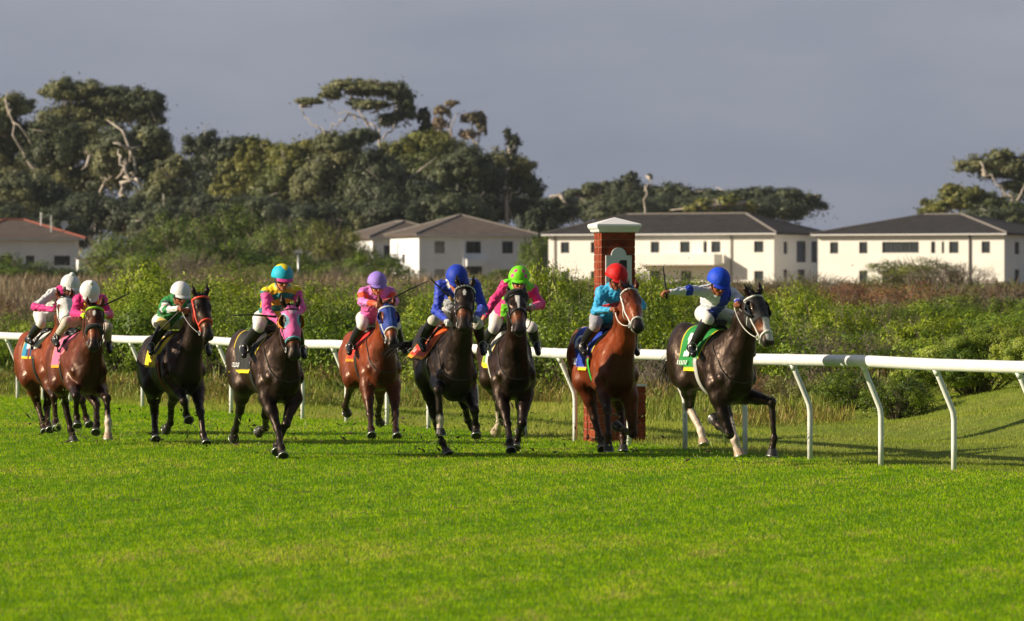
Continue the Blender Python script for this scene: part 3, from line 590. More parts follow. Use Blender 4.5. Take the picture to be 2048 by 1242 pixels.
# ------------------------------------------------------------------ trees of the wood, each its own trunk, limbs and crown
EU = [G(104, 112, 76), G(138, 138, 92), G(86, 96, 72)]; EY = [G(118, 126, 64), G(144, 142, 70), G(96, 108, 66)]; ED = [G(84, 94, 66), G(104, 110, 74), G(74, 84, 64)]; EP = [G(140, 130, 106), G(112, 108, 78), G(158, 138, 114)]
tn = [0]
def tree(label, D, blobs, limbs, cols, dens=1.0, name='tree', size=.40, shell=.3, trunkmat=None):
    tn[0] += 1; r = np.random.default_rng(200+tn[0]); s = D/FPX
    u0, v0 = limbs[0][0][:2]; x0 = (u0-CX)*s; g = gzf(x0, D); o = empty(name, (x0, D, g)); assert label not in used, label
    used.add(label); tag(o, label, 'tree', 'trees of the wood behind the course')
    bl = []
    for b in blobs:
        u, v, ru, rv = b[:4]; ti = b[4] if len(b) > 4 else int(r.integers(0, 3))
        c = ((u-CX)*s-x0, r.uniform(.1, .8)*ru*s, CAMH-(v-HZ)*s-g); grow = 1.0 if min(ru, rv) < 17 else (1.12 if v < 300 else 1.35); rad = (ru*s*grow, ru*s*.9, rv*s*grow)
        bl.append((c, rad, int(dens*1.8*(ru*rv)*(D/750)**2*(.75/size)**2), ti))
    fm = leaf_mesh('crown', bl, size, cols, seed=300+tn[0], clumps=60, cl_r=.24, shell=shell, aspect=.5)
    link(bpy.data.objects.new('crown', fm), o)
    m = MB()
    for k, L in enumerate(limbs):
        P = []; rs = []
        for q in L:
            P.append(Vector(((q[0]-CX)*s-x0, ((-2.3 if 'pale trunk' in label or 'pale-trunk' in label or 'cream trunk' in label or 'cream limbs' in label else -2.0+3.0*len(P)/max(len(L)-1, 1))+r.uniform(-.3, .3)), CAMH-(q[1]-HZ)*s-g))); rs.append((q[2] if len(q) > 2 else 4)*s*.42)
        if k == 0: P[0].z = -0.3
        # subdivide with wobble
        P2 = [P[0]]; R2 = [rs[0]]
        for a, b, ra, rb in zip(P[:-1], P[1:], rs[:-1], rs[1:]):
            for f in (.25, .5, .75, 1): P2.append(a.lerp(b, f)+Vector(r.normal(size=3))*(.28 if f < 1 else 0)); R2.append(ra+(rb-ra)*f)
        m.tube(P2, R2, 8)
    # fine branching into the crown
    for (c, rad, n, ti) in bl:
        src = Vector(min((tuple(v) for v in m.v[::8]), key=lambda v: (Vector(v)-Vector(c)).length))
        for q in range(4):
            e_ = Vector(c)+Vector(r.normal(size=3))*min(rad)*.6; m.tube([src, src.lerp(e_, .5)+Vector(r.normal(size=3))*.4, e_], [.22, .14, .05], 5)
    m.build('trunk', trunkmat or m_bark, o, smooth=True)
T_ = tree
T_('tall spreading gum tree rising at the left edge with a leaning pale trunk', 700, [(20, 215, 50, 26), (-20, 250, 60, 50), (40, 290, 60, 45), (10, 350, 60, 40), (80, 330, 40, 40, 2)], [[(118, 440, 13), (75, 340, 10), (40, 290, 6), (25, 220, 4)], [(75, 345, 6), (65, 290, 4), (28, 245, 3)], [(62, 385, 5), (45, 355, 5), (30, 345, 3)]], EU, 1)
T_('highest gum of the left wood with flat dark crown running to the right', 720, [(130, 185, 45, 27), (185, 190, 50, 25, 1), (240, 200, 50, 25, 2), (290, 205, 38, 28, 2), (302, 238, 26, 30, 2), (200, 235, 70, 35), (130, 245, 60, 40), (260, 232, 26, 18, 1)], [[(108, 450, 10), (102, 360, 8), (108, 300, 6), (150, 220, 4)], [(108, 300, 5), (170, 250, 3), (240, 205, 2)]], EU, 1)
T_('bent pale-trunked gum in the middle of the left wood', 690, [(180, 300, 60, 40), (110, 300, 50, 45), (200, 360, 50, 35, 2), (130, 370, 55, 40), (150, 420, 60, 40, 2)], [[(205, 470, 7), (207, 400, 7), (200, 340, 5), (190, 300, 4)], [(205, 380, 4), (230, 330, 3)]], EU, 1)
T_('gum with a twisted cream trunk forking right, right side of the left wood', 680, [(250, 290, 60, 35), (300, 300, 38, 40), (290, 345, 40, 30, 2), (230, 330, 40, 35), (310, 275, 28, 25, 2)], [[(248, 500, 9), (252, 445, 9), (247, 405, 11), (250, 375, 12), (263, 358, 9), (243, 330, 7), (240, 300, 4)], [(263, 358, 9), (278, 364, 6), (295, 372, 5)], [(262, 356, 6), (272, 335, 5), (262, 300, 3)]], EU, 1)
T_('dark low tree filling the foot of the left wood at the edge', 665, [(20, 420, 70, 40), (90, 420, 50, 45, 2), (40, 380, 50, 30)], [[(60, 480, 7), (55, 420, 5)]], EU, 1)
T_('dark rounded tree at the foot of the left wood behind the shed', 660, [(190, 440, 60, 40, 2), (130, 450, 55, 35), (260, 440, 50, 40, 2)], [[(190, 500, 6), (190, 440, 4)]], ED, 1)
T_('small drooping tree at the right end of the left wood', 670, [(330, 390, 45, 35), (300, 420, 50, 35), (370, 420, 45, 35), (350, 340, 30, 26)], [[(330, 490, 6), (335, 380, 3)]], EU, 1)
T_('round dark tree standing alone in the sky gap right of the left wood', 760, [(408, 295, 38, 30, 2), (425, 330, 35, 25, 2), (395, 335, 22, 15, 2)], [[(415, 470, 5), (413, 380, 4), (405, 320, 3)], [(413, 380, 3), (430, 330, 2)]], ED, 1.1)
T_('dark tree with arching top just right of the lone round tree', 755, [(480, 290, 38, 20, 2), (455, 320, 28, 26, 2), (445, 370, 45, 35, 2), (400, 390, 45, 40)], [[(450, 470, 6), (450, 350, 4)]], ED, 1)
T_('yellow-tipped gum with pointed crown above the rider in green', 720, [(505, 305, 24, 22, 0), (535, 305, 28, 20, 1), (500, 350, 45, 40), (475, 400, 45, 45), (530, 390, 50, 45)], [[(500, 480, 5), (505, 350, 3)]], EY, 1)
T_('broad green gum above the turquoise cap', 715, [(575, 315, 38, 25), (600, 345, 45, 35), (560, 370, 45, 40), (600, 410, 60, 45, 2), (620, 300, 28, 22)], [[(580, 480, 6), (585, 360, 4)]], EY, 1)
T_('tall dark gum in the centre left of the middle wood', 705, [(670, 290, 40, 26), (690, 330, 50, 45), (650, 370, 50, 45), (690, 400, 55, 45, 2), (650, 430, 60, 40, 2), (725, 275, 30, 20)], [[(680, 500, 7), (680, 350, 5)]], EU, 1)
T_('great umbrella-shaped gum standing out against the sky with bare pale limbs to the left', 740, [(700, 172, 55, 16, 1), (760, 180, 50, 20, 0), (660, 190, 25, 14, 1), (618, 203, 30, 9, 1), (800, 195, 28, 26, 2), (812, 225, 20, 26, 2), (740, 212, 40, 14), (780, 240, 26, 18), (715, 205, 24, 9, 2)],
   [[(790, 440, 9), (775, 330, 8), (760, 275, 7), (735, 245, 5)], [(760, 278, 5), (720, 235, 4), (700, 232, 4), (680, 240, 4), (645, 262, 4), (615, 235, 3), (600, 212, 2)], [(735, 245, 4), (715, 215, 3), (690, 185, 2)], [(765, 280, 5), (790, 240, 4), (800, 205, 2)], [(720, 236, 3), (670, 225, 2), (650, 195, 1.5)], [(760, 275, 4), (755, 220, 3), (765, 190, 2)]], EU, .95)
T_('narrow dark tree immediately right of the umbrella-shaped gum', 745, [(848, 235, 14, 20, 2), (852, 262, 16, 20, 2), (838, 270, 14, 14)], [[(850, 420, 5), (850, 260, 3)]], ED, 1)
T_('thin pale half-bare gum right of the umbrella-shaped gum', 750, [(882, 222, 16, 14, 1), (880, 250, 17, 18, 2), (905, 206, 18, 6), (890, 275, 14, 14)], [[(905, 440, 6), (905, 300, 5), (898, 250, 4), (905, 210, 2)], [(900, 260, 3), (922, 225, 2)], [(903, 270, 3), (880, 240, 2)]], EP, .55, shell=.3)
T_('thin pale half-bare gum with drooping brown foliage, second right of the umbrella gum', 750, [(945, 235, 26, 16, 1), (962, 255, 12, 24, 0), (935, 270, 18, 14, 2)], [[(955, 440, 6), (950, 300, 5), (940, 260, 4), (950, 225, 2)], [(948, 290, 3), (965, 260, 2)], [(945, 280, 3), (925, 260, 2)]], EP, .6, shell=.3)
T_('nearly bare dark-twigged tree at the right shoulder of the middle wood', 750, [(1028, 285, 15, 20, 2), (1015, 270, 8, 16, 2), (1022, 305, 14, 14)], [[(1010, 440, 5), (1018, 320, 4), (1016, 250, 1.5)], [(1018, 300, 2), (1035, 280, 1)]], ED, .5, shell=.3)
T_('yellow-green crowned gum in the centre of the middle wood', 700, [(850, 285, 45, 24, 0), (800, 310, 35, 30, 1), (880, 310, 45, 32), (850, 340, 60, 35, 2), (790, 350, 40, 30)], [[(845, 480, 7), (825, 370, 7), (815, 320, 5)], [(850, 420, 5), (800, 370, 6), (780, 340, 3)]], EY, 1)
T_('dark gum behind the white pyramid-roofed house, left side', 690, [(760, 350, 45, 40, 2), (770, 400, 55, 35, 2), (730, 390, 45, 45), (830, 400, 50, 35, 2)], [[(770, 480, 6), (770, 380, 4)], [(860, 430, 6), (845, 400, 4)]], ED, 1)
T_('rounded gum behind the ridge of the white pyramid-roofed house', 695, [(930, 335, 45, 35), (900, 370, 50, 35), (960, 370, 50, 40, 2), (920, 410, 60, 35, 2)], [[(930, 480, 6), (915, 370, 5), (905, 340, 3)], [(955, 420, 4), (962, 380, 3)]], EU, 1)
T_('gum at the right end of the middle wood with a lone pale trunk', 700, [(1000, 330, 38, 26, 1), (1030, 345, 36, 24), (1052, 375, 30, 22, 2), (990, 365, 38, 26), (1072, 390, 16, 10, 2)], [[(1012, 470, 9), (1012, 400, 8), (1008, 350, 5)], [(1012, 405, 4), (1040, 375, 3)], [(1010, 390, 4), (985, 365, 3)]], EU, 1)
T_('low dark tree closing the right end of the middle wood', 710, [(1040, 420, 50, 30, 2), (1090, 430, 50, 28, 2), (1125, 420, 30, 22, 2), (980, 430, 40, 25, 2)], [[(1050, 490, 5), (1060, 420, 3)]], ED, 1)
T_('arching thin-crowned tree over the left end of the cream house', 860, [(1150, 385, 26, 9, 2), (1185, 375, 24, 12, 2), (1135, 398, 16, 8, 2), (1190, 400, 30, 20), (1150, 430, 36, 18, 2), (1212, 372, 14, 12, 2)], [[(1180, 470, 5), (1178, 410, 4), (1160, 388, 2)], [(1180, 420, 3), (1200, 380, 2)]], EU, .9)
T_('pointed dark tree beside the broken trunk above the pillar', 860, [(1262, 360, 20, 16, 2), (1245, 385, 30, 20, 2), (1275, 395, 30, 24), (1225, 420, 40, 18)], [[(1250, 470, 5), (1255, 380, 3)]], ED, 1)
T_('tall broken pale trunk with one tuft of leaves, behind the cream house roof', 830, [(1300, 354, 5, 7, 2)], [[(1291, 470, 6), (1290, 420, 5), (1289, 372, 4)], [(1290, 380, 3), (1298, 356, 2)]], ED, .8, size=.5)
T_('broad low gum right of the broken trunk', 870, [(1335, 388, 32, 18), (1375, 392, 36, 18, 2), (1330, 415, 40, 22), (1385, 415, 40, 18)], [[(1350, 470, 5), (1350, 400, 3)]], EU, 1)
T_('yellow-green tree over the middle of the cream house roof', 800, [(1410, 410, 22, 14, 0), (1455, 402, 22, 14, 0), (1385, 420, 18, 12, 1), (1440, 420, 25, 14)], [[(1450, 470, 5), (1452, 410, 3)]], EY, 1, size=.6)
T_('round-topped gum above the hip end of the cream house', 870, [(1430, 392, 30, 16, 2), (1480, 392, 34, 16, 2), (1525, 398, 34, 20, 2), (1490, 420, 50, 18)], [[(1490, 470, 5), (1490, 400, 3)]], EU, 1)
T_('small yellow-green tree near the hip end of the cream house roof', 800, [(1502, 415, 15, 14, 0), (1340, 420, 1, 1)], [[(1500, 470, 4), (1502, 420, 2)]], EY, 1, size=.6)
T_('windblown gum at the right end of the low row of trees', 870, [(1575, 388, 30, 14, 2), (1610, 398, 34, 16, 2), (1590, 420, 50, 20), (1640, 412, 14, 12, 2)], [[(1595, 470, 5), (1590, 400, 3)]], EU, 1)
T_('tall right-hand gum with bare cream limbs and layered crown', 720, [(1965, 335, 45, 18, 1), (2005, 312, 30, 16, 1), (2040, 340, 34, 22), (1990, 350, 34, 14, 2), (2060, 380, 40, 30, 2), (2030, 370, 30, 10)], [[(2045, 470, 9), (2035, 415, 8), (2010, 390, 6), (1985, 362, 4), (1960, 340, 3)], [(2035, 410, 6), (2048, 370, 4)], [(2010, 392, 4), (1995, 395, 3)]], EU, 1)
T_('low rounded gum left of the tall right-hand gum', 700, [(1905, 382, 24, 16, 1), (1945, 386, 30, 16, 1), (1920, 405, 40, 18), (1975, 412, 40, 20, 2), (1870, 420, 30, 12), (2020, 425, 40, 18, 2)], [[(1940, 470, 6), (1945, 400, 4)]], EY, 1)
T_('small bushy-topped tree left of the right-hand gums, over the roof', 760, [(1852, 405, 14, 10), (1850, 424, 16, 12, 2)], [[(1853, 470, 4), (1852, 410, 2)]], EU, .9)
for i, (u, v, D, ru, rv, w) in enumerate([(-10, 455, 640, 60, 40, 'filling the left edge behind the red-ridged house'), (110, 470, 645, 55, 36, 'right behind the satellite dish of the red-ridged house'), (330, 450, 650, 60, 40, 'filling the foot of the wood above the rider in green'), (430, 440, 655, 60, 40, 'under the lone round tree'),
    (520, 440, 655, 60, 40, 'under the yellow-tipped gum'), (610, 450, 655, 55, 40, 'behind the lamp post'), (690, 450, 660, 50, 40, 'left of the half-hidden house'), (800, 440, 660, 60, 36, 'between the half-hidden house and the pyramid roof'), (900, 430, 660, 60, 36, 'just above the pyramid roof'), (1080, 470, 650, 36, 40, 'in the gap beside the pyramid-roofed house'),
    (1240, 420, 840, 60, 27, 'low behind the pillar cap'), (1320, 422, 845, 62, 26, 'low over the cream roof, left of its middle'), (1420, 422, 845, 62, 26, 'low over the middle of the cream roof'), (1530, 420, 845, 62, 27, 'low over the hip end of the cream roof'), (1990, 440, 690, 60, 24, 'low over the right-hand roof')]):
    T_('low dark understorey tree '+w, D, [(u, v, ru, rv, 2), (u-ru*.6, v+rv*.3, ru*.6, rv*.6), (u+ru*.6, v+rv*.2, ru*.6, rv*.7, 0)], [[(u, min(v+70, 520), 5), (u, v, 3)]], ED if i % 2 else EU, 1)
# far hill behind the right-hand house, and its town haze line
hp = at(1800, 590, 2600); hx = np.linspace(-60, 60, 60); hy = np.linspace(-25, 25, 20); HX, HY = np.meshgrid(hx, hy, indexing='ij')
HH = 40*np.exp(-((HX-2)/17)**4)*np.exp(-(HY/18)**2)*.92+(noise3(np.c_[HX.ravel()*.3, HY.ravel()*.3, HX.ravel()*0], 5, 1).reshape(HX.shape)*1.2)
ii = np.arange(HX.size).reshape(HX.shape); Fh = np.stack([ii[:-1, :-1], ii[1:, :-1], ii[1:, 1:], ii[:-1, 1:]], -1).reshape(-1, 4)
m_hill = mat('wooded_hillside', (0.055, 0.075, 0.07), rough=1, noise=.3, nscale=.05)
o = mesh_obj('hill', np.stack([HX, HY, HH], -1).reshape(-1, 3), Fh, m_hill); o.location = (hp.x, hp.y, 0); tag(o, kind='structure')
# ------------------------------------------------------------------ smooth solids: blended primitives turned into one continuous surface
class SDF:
    def __init__(s): s.p = []
    def cone(s, a, b, ra, rb, k=.03, lab=0, sy=1.0):
        s.p.append(('c', np.array(a, float), np.array(b, float), ra, rb, k, lab, sy)); return s
    def ell(s, c, r, k=.05, lab=0, M=None):
        s.p.append(('e', np.array(c, float), np.array(r, float), M, None, k, lab, 1)); return s
    def d1(s, q, P):
        if q[0] == 'c':
            a, b, ra, rb = q[1:5]; ab = b-a; t = np.clip((P-a)@ab/max(ab@ab, 1e-9), 0, 1)
            return np.linalg.norm(P-a-t[:, None]*ab, axis=1)-(ra+(rb-ra)*t)
        c, r, M = q[1:4]; L = P-c
        if M is not None: L = L@M
        k0 = np.linalg.norm(L/r, axis=1); k1 = np.linalg.norm(L/(r*r), axis=1)+1e-9
        return k0*(k0-1)/k1
    def ev(s, P, sel=None):
        f = np.full(len(P), 1.0)
        for q in s.p:
            if sel is not None and q[6] not in sel: continue
            d = s.d1(q, P); k = q[5]; h = np.maximum(k-np.abs(f-d), 0)/k; f = np.minimum(f, d)-h*h*k/4
        return f
    def labs(s, P):
        best = np.full(len(P), 9.0); li = np.zeros(len(P), int); names = []; 
        for i, q in enumerate(s.p):
            d = s.d1(q, P); m = d < best; best[m] = d[m]; li[m] = i
        return li
    def bbox(s, q):
        if q[0] == 'c':
            r = max(q[3], q[4]); return np.minimum(q[1], q[2])-r, np.maximum(q[1], q[2])+r
        r = q[2].max() if q[3] is not None else q[2]; return q[1]-r, q[1]+r
    def mesh(s, h, disp=None):
        lo = np.min([s.bbox(q)[0] for q in s.p], 0)-3*h; hi = np.max([s.bbox(q)[1] for q in s.p], 0)+3*h
        n = np.ceil((hi-lo)/h).astype(int)+1; F = np.full(tuple(n), 1.0, np.float32)
        ax = [lo[i]+np.arange(n[i])*h for i in range(3)]
        for q in s.p:
            a, b = s.bbox(q); mg = q[5]+2*h; i0 = np.maximum(((a-mg-lo)/h).astype(int), 0); i1 = np.minimum(((b+mg-lo)/h).astype(int)+2, n)
            X = np.stack(np.meshgrid(*[ax[j][i0[j]:i1[j]] for j in range(3)], indexing='ij'), -1); sh = X.shape[:3]
            d = s.d1(q, X.reshape(-1, 3)).reshape(sh).astype(np.float32); sl = tuple(slice(i0[j], i1[j]) for j in range(3))
            f = F[sl]; k = q[5]; hh = np.maximum(k-np.abs(f-d), 0)/k; F[sl] = np.minimum(f, d)-hh*hh*k/4
        if disp is not None:
            near = np.argwhere(np.abs(F) < 3*h); Pn = lo+near*h; F[tuple(near.T)] += disp(Pn)
        return nets(F, lo, h)
def nets(F, lo, h):
    S = F < 0; n = np.array(F.shape)
    c = sum(S[i:n[0]-1+i, j:n[1]-1+j, k:n[2]-1+k].astype(np.int8) for i in (0, 1) for j in (0, 1) for k in (0, 1))
    A = np.argwhere((c > 0) & (c < 8)); vid = np.full(tuple(n-1), -1, np.int32); vid[tuple(A.T)] = np.arange(len(A))
    acc = np.zeros((len(A), 3)); cnt = np.zeros(len(A))
    C = [(i, j, k) for i in (0, 1) for j in (0, 1) for k in (0, 1)]
    for p in C:
        for a in range(3):
            if p[a]: continue
            q = list(p); q[a] = 1
            f0 = F[tuple((A+p).T)]; f1 = F[tuple((A+q).T)]; m = (f0 < 0) != (f1 < 0)
            t = f0[m]/(f0[m]-f1[m]); pos = np.tile(np.array(p, float), (m.sum(), 1)); pos[:, a] += t
            acc[m] += pos; cnt[m] += 1
    V = lo+(A+acc/cnt[:, None])*h; Fs = []
    for a in range(3):
        b, c_ = (a+1) % 3, (a+2) % 3
        s0 = [slice(None)]*3; s1 = [slice(None)]*3; s0[a] = slice(0, -1); s1[a] = slice(1, None)
        X = S[tuple(s0)] != S[tuple(s1)]; E = np.argwhere(X)
        E = E[(E[:, b] > 0) & (E[:, c_] > 0) & (E[:, b] < n[b]-1) & (E[:, c_] < n[c_]-1)]
        ib = np.zeros(3, int); ib[b] = 1; ic = np.zeros(3, int); ic[c_] = 1
        q = np.stack([vid[tuple((E-ib-ic).T)], vid[tuple((E-ic).T)], vid[tuple(E.T)], vid[tuple((E-ib).T)]], -1)
        fl = ~S[tuple(E.T)]; q[fl] = q[fl][:, ::-1]; Fs.append(q)
    return V, np.concatenate(Fs)

N3 = lambda v: np.array(v, float)
def unit(v): v = N3(v); return v/np.linalg.norm(v)
CAMO = np.array([0, 0, CAMH])
def raydir(u, v): return unit([(u-CX)/FPX, 1, -(v-HZ)/FPX])
def on_sphere(c, L, u, v, sign, stretch=1.25):
    """point seen at pixel (u, v) at bone length L from joint c; sign 'f' = nearer the camera, 'b' = farther"""
    d = raydir(u, v); oc = CAMO-c; b = oc@d; q = b*b-(oc@oc-L*L)
    if q < 0:
        p = CAMO+d*(-b); w = p-c; l = np.linalg.norm(w); return c+w*min(1, L*stretch/l)
    return CAMO+d*(-b-math.sqrt(q) if sign == 'f' else -b+math.sqrt(q))

class Frame:      # horse space: x ahead, y to its left, z up; origin on the ground under the withers
    def __init__(s, uc, uh, D):
        best = None
        for yaw in np.linspace(-5, 45, 501):
            h = N3([math.sin(R(yaw)), -math.cos(R(yaw)), 0]); yb = D; xb = (uc-CX)/FPX*(yb+.2*h[1])-.2*h[0]
            hd = N3([xb, yb, 0])-.95*h; e = abs(CX+FPX*hd[0]/hd[1]-uh)
            if best is None or e < best[0]: best = (e, yaw, xb)
        s.yaw = best[1]; s.o = N3([best[2], D, 0]); s.h = N3([math.sin(R(s.yaw)), -math.cos(R(s.yaw)), 0]); s.l = N3([math.cos(R(s.yaw)), math.sin(R(s.yaw)), 0]); s.M = np.stack([s.h, s.l, [0, 0, 1]])
    def loc(s, w): return s.M@(N3(w)-s.o)
    def wld(s, l): return s.o+N3(l)@s.M
    def plane(s, u, v, x):      # the point seen at the pixel, x metres ahead of the withers
        d = raydir(u, v); t = ((s.o+s.h*x-CAMO)@s.h)/(d@s.h); return s.loc(CAMO+d*t)
    def sph(s, c, L, u, v, sign, stretch=1.25): return s.loc(on_sphere(s.wld(c), L, u, v, sign, stretch))

m_coat = mat('horse_coat', attr=True, rough=0.42, noise=0.25, nscale=11, spec=0.42, rvar=0.12, bump=0.22, bscale=24)
m_coat.node_tree.nodes['Principled BSDF'].inputs['Specular Tint'].default_value = (.85, .62, .48, 1)
m_hoof = mat('hoof_horn', (0.03, 0.027, 0.025), rough=0.45, noise=0.3)
m_hoofp = mat('pale_hoof_horn', (0.42, 0.30, 0.20), rough=0.5, noise=0.25)
m_shoe = mat('horseshoe', (0.55, 0.55, 0.55), rough=0.35, metal=0.8)
m_eye = mat('dark_eye', (0.01, 0.006, 0.004), rough=0.08, spec=0.8)
m_hair = mat('horse_hair', attr=True, rough=0.5, noise=0.2, nscale=20, spec=0.4)
m_leather = mat('black_leather', (0.018, 0.016, 0.016), rough=0.4, noise=0.2)
m_fleece = mat('black_sheepskin', (0.008, 0.008, 0.008), rough=1.0, noise=0.3, bump=1.0, bscale=120, sheen=.3)
m_cloth = mat('saddle_cloth_fabric', attr=True, rough=0.7, noise=0.06, nscale=12, bump=0.3, bscale=30)
m_tack = mat('tack_material', attr=True, rough=0.5, noise=0.05)
BAY = dict(coat=srgb(100, 42, 20), dark=srgb(34, 17, 12), pts=srgb(26, 18, 16), mane=srgb(18, 14, 13))
RED = dict(coat=srgb(130, 56, 24), dark=srgb(44, 21, 14), pts=srgb(42, 26, 20), mane=srgb(22, 16, 14))
DBAY = dict(coat=srgb(40, 22, 15), dark=srgb(20, 14, 12), pts=srgb(24, 19, 18), mane=srgb(16, 14, 14))
DBR = dict(coat=srgb(29, 19, 15), dark=srgb(18, 13, 12), pts=srgb(22, 19, 18), mane=srgb(14, 12, 12))
BLK = dict(coat=srgb(32, 18, 13), dark=srgb(17, 12, 11), pts=srgb(22, 19, 18), mane=srgb(14, 12, 12))

HW = 1.36
def headprims(S, P0, ax, nn, ss, L=.63):
    q = lambda a, n_, s_=0: P0+ax*a*(L/.6)+nn*n_*1.08+ss*s_*HW
    Mh = np.stack([ax, nn, ss], 1)
    S.ell(q(.07, -.03), (.13, .10, .10), .05, 'head', Mh)
    for s_ in (-1, 1):
        S.ell(q(.20, -.085, .032*s_), (.15, .11, .050), .04, 'head', Mh)
        S.ell(q(.165, .028, .062*s_), (.055, .026, .024), .025, 'head', Mh)
        S.cone(q(.26, -.02, .045*s_), q(.42, -.025, .035*s_), .032, .022, .04, 'head')
        S.ell(q(.565, -.005, .034*s_), (.032, .030, .024), .02, 'head', Mh)
        a0 = q(-.005, .005, .052*s_); a1 = q(-.075, .035, .070*s_)
        S.cone(a0, a1, .026, .030, .025, 'ear'); S.cone(a1, q(-.155, .05, .074*s_), .029, .007, .015, 'ear')
    S.cone(q(.08, .0), q(.30, .012), .090, .072, .05, 'head'); S.cone(q(.30, .012), q(.50, .0), .070, .054, .04, 'head')
    S.ell(q(.535, -.025), (.070, .066, .066), .04, 'head', Mh); S.ell(q(.545, -.075), (.045, .026, .034), .025, 'head', Mh)
    S.cone(q(.25, -.125), q(.50, -.075), .042, .030, .05, 'head')
    return q, Mh

def hair_strips(name, roots, dirs, length, width, cols, parent, seed=1, curl=.3, seg=5, droop=0.0):
    r = np.random.default_rng(seed); V = []; F = []; C = []
    for p, d in zip(roots, dirs):
        L = length*r.uniform(.55, 1.15); w = width*r.uniform(.5, 1.2); d = unit(N3(d)+r.normal(0, curl*.5, 3)); side = unit(np.cross(d, r.normal(size=3)))
        pos = N3(p); k0 = len(V); c = N3(cols)*r.uniform(.6, 1.6)
        for i in range(seg+1):
            t = i/seg; ww = w*(1-t**1.5)+.0008; V += [pos-side*ww/2, pos+side*ww/2]; C += [c, c]
            d = unit(d+r.normal(0, curl*.25, 3)+N3([0, 0, -droop/seg])); pos = pos+d*L/seg
        F += [(k0+2*i, k0+2*i+1, k0+2*i+3, k0+2*i+2) for i in range(seg)]
    return mesh_obj(name, V, F, m_hair, parent, True, col=C)

def strap(S, pts, r, col, parent, name, sel=('head',), lift=.006, flat=.35, n=None, ax_pt=None, closed=False, m_=None):
    """a strap laid on the surface: every point is pushed out from ax_pt until it clears the solid"""
    out = []
    for p, a in pts:
        p = N3(p); a = N3(a); d = unit(p-a); t = 0.0; X = a.copy()
        for _ in range(24):
            f = S.ev(X[None], sel)[0]
            if f > lift: break
            X = X+d*max(.004, min(.03, lift-f))
        out.append(X)
    P = []
    for i in range(len(out)-1):
        for f in (0, .5): P.append(out[i]*(1-f)+out[i+1]*f)
    P.append(out[-1]); m = MB(); m.tube(P, r, 8, c=tuple(col)); return m.build(name, m_ or m_tack, parent, True, attr=m_ is None) , out

